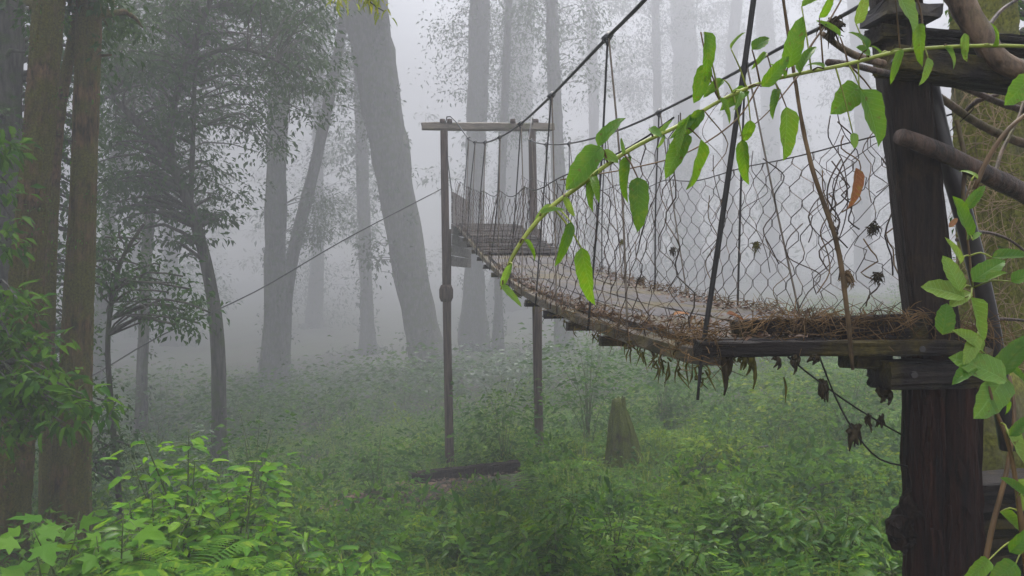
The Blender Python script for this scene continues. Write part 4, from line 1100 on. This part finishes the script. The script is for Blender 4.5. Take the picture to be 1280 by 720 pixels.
def brush_tpl(seed, nl=170):
    lr = np.random.default_rng(seed); g = unit(lr.normal(0, 1, (nl, 3))); g[:, 2] = np.abs(g[:, 2]); r = lr.uniform(.55, 1, nl)[:, None]
    pos = g * r * [.42, .42, .6] + [0, 0, .05]; d = g * [1, 1, .3] + lr.normal(0, .4, (nl, 3)) + [0, 0, -.1]
    return scatter_mesh(low_leaf(.46), pos, basis(d, np.array([0, 0, 1]) + lr.normal(0, .35, (nl, 3))), lr.uniform(.06, .13, nl))
cover('brush', 'mounds of leafy brush swelling out of the undergrowth', 'undergrowth', 'leaf_mid', [brush_tpl(k) for k in range(4)], 800, 7.0, 48, .5, .35, 1.35, 7.7, .5)
cover('brush', 'paler low leafy mounds among the darker brush', 'undergrowth', 'cover', [brush_tpl(9 + k) for k in range(4)], 520, 7.5, 48, .5, .35, 1.0, 9.3, .5)
n = 1500
X = LIT[0] + rng.normal(0, .95, n); Y = 11.9 + rng.normal(0, .7, n)
o = leaf_cloud('leaf_litter', M['litter'], low_leaf(.55), np.stack([X, Y, ground(X, Y) + .02], -1), rng.normal(0, 1, (n, 3)) * [1, 1, .25], np.array([0, 0, 1]) + rng.normal(0, .35, (n, 3)), rng.uniform(.06, .13, n))
tag(o, 'brown patch of fallen leaves on the slope before the tower', 'litter', kind='stuff')


def shrub(name, label, cat, px, Yd, h, spread, nst, nl, size, mat, var=('a', 'b', 'c'), parts=True, group=None, top=None, lean=(0, 0), smat='stem', from_h=.15):
    """stems from one foot; each leaf its own part when it shows large"""
    X = (px - 640) / 1000 * Yd; g = float(ground(X, Yd)); base = np.array([X, Yd, g])
    if top is not None: h = (360 - top) / 1000 * Yd - g
    t = thing(name, label, cat, base, group)
    stems = []
    for k in range(nst):
        a = k * 6.283 / nst + rng.normal(0, .3); r = spread * rng.uniform(.25, 1); hh = h * rng.uniform(.6, 1.0) if k else h
        if k == 0: r *= .2
        e = base + np.array([r * math.cos(a) + lean[0], r * math.sin(a) + lean[1], hh])
        p = catmull([base + (rng.normal(0, .03), rng.normal(0, .03), -.05), base + (e - base) * [.35, .35, .55] + rng.normal(0, .03, 3), e], .06)
        m = MB(); m.tube(p, [(.011 if parts else .006) * max(h, .5), .0025], 6); m.build('stem', M[smat], t); stems.append(p)
    pos = []; d = []; n = []; s = []
    for k in range(nl):
        p = stems[k % nst]; u = (1.0 if k < 2 * nst else from_h + (1 - from_h) * rng.random() ** .7); i = min(len(p) - 2, int(u * (len(p) - 1)))
        c = p[i]; a = k * 2.4 + rng.normal(0, .4); o = np.array([math.cos(a), math.sin(a), rng.uniform(-.3, .35)])
        tw = spread * rng.uniform(.02, .42 if parts else .95)
        pos.append(c + o * tw); d.append(o + np.array([0, 0, -.08])); n.append(np.array([0, -.35, 1]) + rng.normal(0, .35, 3)); s.append(size * rng.uniform(.6, 1.25))
    if parts:
        mats = mat if isinstance(mat, tuple) else (mat,)
        # short twigs that carry the leaves
        m = MB()
        for k in range(0, nl, 2):
            pp = stems[k % nst]; q = pp[np.argmin(np.linalg.norm(pp - pos[k], axis=1))]
            if np.linalg.norm(q - pos[k]) > .03: m.tube(np.array([q, (q + pos[k]) / 2 + (0, 0, .015), pos[k]]), [.003, .0015], 4, 0, False)
        if m.n: m.build('twigs', M[smat], t)['kind'] = 'stuff'
        if nl > 300: leaf_cloud('foliage', M[mats[0]], full_leaf(seg=5, **VAR.get(var[0], {})), np.array(pos[300:]), np.array(d[300:]), np.array(n[300:]), np.array(s[300:]), t)
        for k in range(min(nl, 300)):
            v = var[k % len(var)]
            leaf_obj(t, leaf_data(v, mats[k % len(mats)], **VAR.get(v, {})), pos[k], d[k], n[k], s[k])
    else:
        leaf_cloud('foliage', M[mat], low_leaf(.46), np.array(pos), np.array(d), np.array(n), np.array(s), t)
    return t

# bottom left: bright bushes, lobed leaves, ferns
shrub('bush', 'bright green bush with a tall leafy shoot at lower left', 'bush', 225, 5.4, 1, .36, 10, 480, .105, 'leaf_bright', top=535, var=('c', 'e', 'a'))
shrub('bush', 'dense light green bush right of the tall leafy shoot', 'bush', 305, 5.3, 1, .46, 12, 620, .105, 'leaf_bright', top=578, var=('e', 'c', 'a'))
shrub('bush', 'low green bush between the lobed leaves and the bright bush', 'bush', 185, 4.9, 1, .40, 9, 400, .095, ('leaf_bright', 'leaf_vine'), top=612, var=('e', 'a', 'c'))
shrub('lobed_plant', 'plant with big pale lobed leaves at the lower left corner', 'plant', 80, 4.4, 1, .42, 7, 40, .17, 'leaf_lobed', top=640, var=('lobed',), from_h=.55)
shrub('lobed_plant', 'plant with pale lobed leaves beside the large fern', 'plant', 150, 4.3, 1, .34, 6, 36, .15, 'leaf_lobed', top=648, var=('lobed',), from_h=.55)
shrub('bush', 'green shrub right of the dense light bush at the bottom', 'bush', 375, 5.6, 1, .38, 7, 220, .12, ('leaf_vine', 'leaf_bright'), top=655, var=('a', 'b'))
shrub('bush', 'small shrub at bottom edge left of the yellow fern', 'bush', 450, 5.6, 1, .42, 7, 200, .12, 'leaf_bright', top=682, var=('a', 'c'))
shrub('bush', 'dark glossy shrub at bottom centre', 'bush', 690, 6.4, 1, .5, 10, 300, .12, ('leaf_gloss', 'leaf_gloss', 'leaf_vine'), top=622, var=('a', 'b'))
shrub('bush', 'dark glossy shrub at the bottom near the lower post', 'bush', 1050, 5.8, 1, .5, 10, 290, .13, 'leaf_gloss', top=632, var=('a', 'n', 'd'))
shrub('bush', 'leafy dark shrub at the bottom between the two glossy shrubs', 'bush', 860, 6.4, 1, .45, 9, 260, .11, ('leaf_gloss', 'leaf_vine'), top=656, var=('a', 'c'))
shrub('bush', 'fresh green shrub at the foot of the lower post', 'bush', 1118, 5.0, 1, .3, 6, 90, .13, 'leaf_vine', top=690, var=('a', 'n'))
shrub('bush', 'yellowish green shrub at the bottom beside the glossy centre shrub', 'bush', 775, 6.8, 1, .4, 9, 220, .10, ('leaf_bright', 'leaf_pale'), top=640, var=('e', 'n'))
shrub('bush', 'small fresh shrub on the slope right of the fern below the stump', 'bush', 930, 7.6, 1, .45, 9, 240, .10, ('leaf_vine', 'leaf_gloss'), top=606, var=('e', 'a'))
shrub('bush', 'low green shrub below the timber sill', 'bush', 575, 7.6, 1, .45, 9, 220, .11, ('leaf_gloss', 'leaf_vine'), top=640, var=('e', 'a'))
# the leaves in front of the left trunks
def left_spray():
    t = thing('leafy_tree', 'glossy green leafy boughs in front of the left mossy trunks', 'tree', np.array([-4.2, 6.2, float(ground(-4.2, 6.2))]))
    m = MB(); q = catmull([np.array([-4.2, 6.2, float(ground(-4.2, 6.2)) - .2]), P(-30, 560, 6.2), P(-10, 420, 6.2), P(-20, 250, 6.2), P(-40, 60, 6.2)], .1); m.tube(q, [.06, .055, .05, .04, .02], 8, .05); m.build('trunk', M['bark_dark'], t)
    spec = [(26, 450, 52, 50, 5.6, 6.4), (50, 500, 66, 42, 5.5, 6.4), (10, 400, 34, 34, 5.7, 6.4), (16, 545, 30, 26, 5.6, 6.3), (96, 510, 34, 20, 5.6, 6.2), (6, 300, 18, 36, 5.8, 6.6), (6, 210, 16, 40, 5.8, 6.8)]
    cs = region(spec, 80); m = MB()
    for c in cs:
        a = q[np.argmin(np.linalg.norm(q - c, axis=1) + np.where(q[:, 2] < c[2], 0, .3))]
        m.tube(catmull([a, (a + c) / 2 + (0, 0, .12), c], .12), [.012, .004], 5, 0, False)
    m.build('boughs', M['bark_dark'], t)['kind'] = 'stuff'
    pos, d, n = crown_points(cs, np.full(len(cs), .16), 14)
    for k in range(0, len(pos)):
        if k < 300: leaf_obj(t, leaf_data(('a', 'n', 'd')[k % 3], 'leaf_mid', **VAR[('a', 'n', 'd')[k % 3]]), pos[k], d[k], n[k] + (0, -.3, 0), rng.uniform(.085, .15))
    leaf_cloud('leaf_mass', M['leaf_mid'], low_leaf(.4), pos[300:], d[300:], n[300:], rng.uniform(.085, .14, len(pos) - 300), t)
left_spray()
# loose small-leaved shrubs on the slope (leaves too small to pick apart)
for nm, lab, px, Yd, top, sp, nst, nl, sz, mat in (
        ('shrub', 'rounded dark shrub beyond the bright bush at left', 318, 9.5, 512, .42, 9, 620, .075, 'leaf_mid'),
        ('shrub', 'thin stemmed young shrub on the slope left of tower', 470, 11.2, 530, .55, 8, 420, .09, 'leaf_mid'),
        ('shrub', 'slender leafy shrub between the tower poles', 630, 13.6, 470, .5, 7, 330, .10, 'leaf_mid'),
        ('shrub', 'leafy shrub below the deck left of the stump', 735, 15.0, 415, .6, 8, 420, .11, 'leaf_mid'),
        ('shrub', 'tall shrub on the slope right of the stump', 905, 11.5, 510, .5, 7, 420, .09, 'cover'),
        ('shrub', 'dense shrub on the bank behind the trailing wires', 1062, 12.5, 455, .7, 9, 620, .10, 'leaf_mid'),
        ('shrub', 'pale shrub on the slope below the end beam', 985, 14.5, 455, .7, 9, 520, .11, 'cover'),
        ('shrub', 'dark bush at the foot of the leaning trunk', 565, 36, 440, 1.6, 9, 560, .26, 'leaf_dark'),
        ('shrub', 'dark bush behind the stump on the slope', 830, 17.0, 440, .9, 9, 520, .13, 'leaf_mid'),
        ('shrub', 'dark leafy clump at the foot of the curved tree', 190, 11.5, 530, .8, 9, 620, .10, 'leaf_dark'),
        ('shrub', 'hazy bush at the foot of the straight fog trunk', 330, 34.0, 462, 1.8, 9, 520, .24, 'leaf_mid'),
        ('shrub', 'hazy broad bush in the gap between curved tree and fog trunk', 290, 25.0, 480, 1.4, 9, 560, .19, 'leaf_mid'),
        ('shrub', 'tall hazy bush beyond the sapling at left', 205, 27.0, 455, 1.5, 9, 560, .2, 'leaf_dark'),
        ('shrub', 'hazy sapling clump left of the leaning trunk', 405, 24.0, 470, 1.3, 9, 520, .18, 'leaf_mid'),
        ('shrub', 'hazy shrub right of the leaning trunk foot', 505, 31.0, 430, 1.6, 9, 520, .22, 'leaf_mid'),
        ('shrub', 'hazy tall shrub on the bank behind the end beam', 1010, 26.0, 405, 1.9, 9, 620, .2, 'leaf_mid'),
        ('shrub', 'hazy tall shrub on the bank right of the far pole', 745, 28.0, 405, 1.9, 9, 620, .2, 'leaf_mid'),
        ('shrub', 'hazy tall shrub on the bank under the middle of the deck', 880, 29.0, 398, 2.0, 9, 620, .2, 'leaf_mid'),
        ('shrub', 'hazy bush left of the tower on the far slope', 440, 38.0, 452, 1.9, 9, 520, .28, 'leaf_dark'),
        ('shrub', 'hazy bush between the tower poles on the far slope', 655, 38.0, 440, 1.8, 9, 520, .28, 'leaf_dark')):
    shrub(nm, lab, 'shrub', px, Yd, 1, sp * 1.4, nst + 3, int(nl * 1.6), sz * 1.2, mat, parts=False, from_h=.0, top=top, group='shrubs on the slope')
# ferns big enough to count
def fern(label, px, Yd, nf, L_, rise, lean=(0, -.2)):
    X = (px - 640) / 1000 * Yd; g = float(ground(X, Yd)) + rise; base = np.array([X, Yd, g])
    t = thing('fern', label, 'fern', base, 'ferns in the undergrowth')
    for f in range(nf):
        a = f * 6.283 / nf + rng.normal(0, .2); l = L_ * rng.uniform(.8, 1.1); h = np.array([math.cos(a) + lean[0], math.sin(a) + lean[1], 0])
        V = []; T = []; pin = 22; sdv = np.array([-h[1], h[0], 0])
        for p in range(pin):
            u = (p + 1) / (pin + 1); c = h * l * (u - .15 * u * u) + np.array([0, 0, l * (.95 * u - .75 * u * u)])
            w_ = l * .19 * math.sin(math.pi * min(1, u * .9 + .08)) ** .7; tg = h * l * .016
            for sd in (-1, 1):
                o = sdv * sd * w_ + h * w_ * .4 + np.array([0, 0, -.15 * w_]); i0 = len(V)
                V += [c - tg, c + tg, c + o * .55 + tg * 1.1, c + o * .55 - tg * 1.0, c + o]; T += [(i0, i0 + 1, i0 + 2), (i0, i0 + 2, i0 + 3), (i0 + 3, i0 + 2, i0 + 4)]
        V = np.array(V); me = mesh_np('frond', V, None, np.array(T), True, V[:, :2] * .5 + .5); me.materials.append(M['fern'])
        o = bpy.data.objects.new('frond', me); COL.objects.link(o); o.parent = t
    return t
fern('large arching fern at lower left in front of the bright bushes', 240, 4.3, 10, .5, .62)
fern('yellow green fern at bottom edge below the timber sill', 600, 5.6, 9, .5, .12)
fern('fern at bottom edge right of the dense light bush', 335, 4.7, 8, .42, .28)
fern('bright fern arching over the dense light green bush', 300, 4.6, 9, .45, .62)
fern('fern leaning out left of the large arching fern', 165, 4.2, 8, .4, .62)
fern('small fern low beside the lobed leaves', 130, 4.6, 8, .4, .18)
fern('fern on the slope left of the glossy centre shrub', 540, 8.0, 9, .5, .02)
fern('fern on the slope below the stump', 800, 9.0, 9, .55, .02)

def fallen(label, px0, px1, Y0_, Y1_, r):
    ys = np.linspace(Y0_, Y1_, 6); xs = (np.linspace(px0, px1, 6) - 640) / 1000 * ys
    pts = np.stack([xs, ys, ground(xs, ys) + .10 + .06 * np.sin(np.arange(6) * 1.7)], -1); m = MB(); m.tube(catmull(pts, .08), [r, r * .8, r * .35], 8, .12)
    for k in (1, 3): m.tube(catmull([pts[k], pts[k] + (.15, .1, .22), pts[k] + (.4, .1, .3)], .06), [r * .4, .005], 5, .1)
    tag(m.build('fallen_branch', M['bark_dark']), label, 'branch', 'fallen branches on the slope')
fallen('grey fallen branch lying in the ground cover right of the stump', 850, 960, 11.2, 12.6, .035)
fallen('dark fallen branch lying across the slope left of the leaf patch', 380, 460, 13.0, 14.5, .04)
fallen('thin fallen branch low on the slope below the trailing wires', 980, 1090, 8.6, 9.3, .025)
# ------------------------------------------------------------------ stump
st = thing('tree_stump', 'pointed mossy tree stump standing on the green slope', 'stump', P(778, 580, 12.5))
sg = float(ground(*P(778, 580, 12.5)[:2]))
m = MB(); a = P(778, 500, 12.5)
pp = [np.array([a[0] + .03, 12.5, sg - .2]), P(780, 576, 12.5), P(777, 545, 12.5), P(774, 515, 12.5), P(771, 498, 12.5)]
m.tube(catmull(pp, .06), [.30, .24, .19, .13, .06], 18, .12); m.build('trunk', M['stump'], st)
m = MB()
for k in range(13):
    a_ = k * 6.283 / 13 + rng.normal(0, .12); q_ = []
    for f_, r_ in ((0, .33), (.25, .235), (.5, .19), (.75, .14), (rng.uniform(.9, 1.08), .07)):
        q_.append([a[0] + .06 - .13 * f_ + r_ * math.cos(a_ + .3 * f_), 12.5 + r_ * math.sin(a_ + .3 * f_), sg - .1 + 1.12 * f_])
    m.tube(catmull(q_, .06), [.07, .06, .05, .04, .015], 6, .25)
m.build('bark_ridge', M['stump'], st, smooth=False)['kind'] = 'stuff'
m = MB()
for k in range(9):
    c = P(771 + rng.uniform(-8, 9), 506, 12.5) + (0, rng.uniform(-.08, .08), 0); m.tube([c, c + (rng.normal(0, .02), 0, rng.uniform(.05, .14))], [.035, .006], 5, .1)
m.build('splinters', M['stump'], st, smooth=False)['kind'] = 'stuff'

# yellow leaves at the top edge
t = thing('overhanging_spray', 'yellow green leaf spray hanging in at the top edge', 'branch', P(440, -60, 6.0))
m = MB(); p_ = catmull([P(400, -80, 6.0), P(440, -30, 6.0), P(462, 2, 6.0), P(480, 14, 6.0)], .05); m.tube(p_, [.01, .004], 5); m.build('twig', M['bark_dark'], t)
cs = region([(450, -4, 32, 12, 5.9, 6.1), (475, 10, 14, 8, 5.9, 6.1)], 12); pos, d, n = crown_points(cs, np.full(12, .09), 8)
for k in range(len(pos)): leaf_obj(t, leaf_data('n', 'leaf_yellow', **VAR['n']), pos[k], d[k], n[k] + (0, -.5, 0), rng.uniform(.06, .1))
# leaves behind the mossy trunk at the right edge
tree('leafy_tree', 'dark leafy tree filling the gap at the right edge behind the trunk', 6.5,
     [(1330, 640), (1325, 400), (1320, 200), (1310, 20), (1300, -100)], [40, 34, 30, 26, 22], 'bark_dark', [(1270, 30, 40, 40, 6, 7), (1290, 200, 40, 60, 6, 7.5), (1270, 60, 40, 50, 6.5, 8), (1300, 420, 50, 100, 6, 7)], 36, 40, .09, .3, mat='leaf_mid')

# ================================================================== haze: one closed box of even mist around everything
bm_v = np.array([(x, y, z) for x in (-250, 250) for y in (-35, 310) for z in (-9, 80)], float)
bm_q = np.array([(0, 1, 3, 2), (4, 6, 7, 5), (0, 4, 5, 1), (2, 3, 7, 6), (0, 2, 6, 4), (1, 5, 7, 3)])
me = mesh_np('haze', bm_v, bm_q, None, False)
hm = bpy.data.materials.new('haze'); hm.use_nodes = True
N = hm.node_tree.nodes; N.remove(N['Principled BSDF'])
pv = N.new('ShaderNodeVolumePrincipled')
pv.inputs['Color'].default_value = (0.43, 0.435, 0.462, 1)
pv.inputs['Density'].default_value = HAZE_DENSITY
pv.inputs['Anisotropy'].default_value = HAZE_ANISO
hm.node_tree.links.new(pv.outputs[0], N['Material Output'].inputs['Volume'])
me.materials.append(hm)
ho = bpy.data.objects.new('haze', me); COL.objects.link(ho); ho['kind'] = 'stuff'
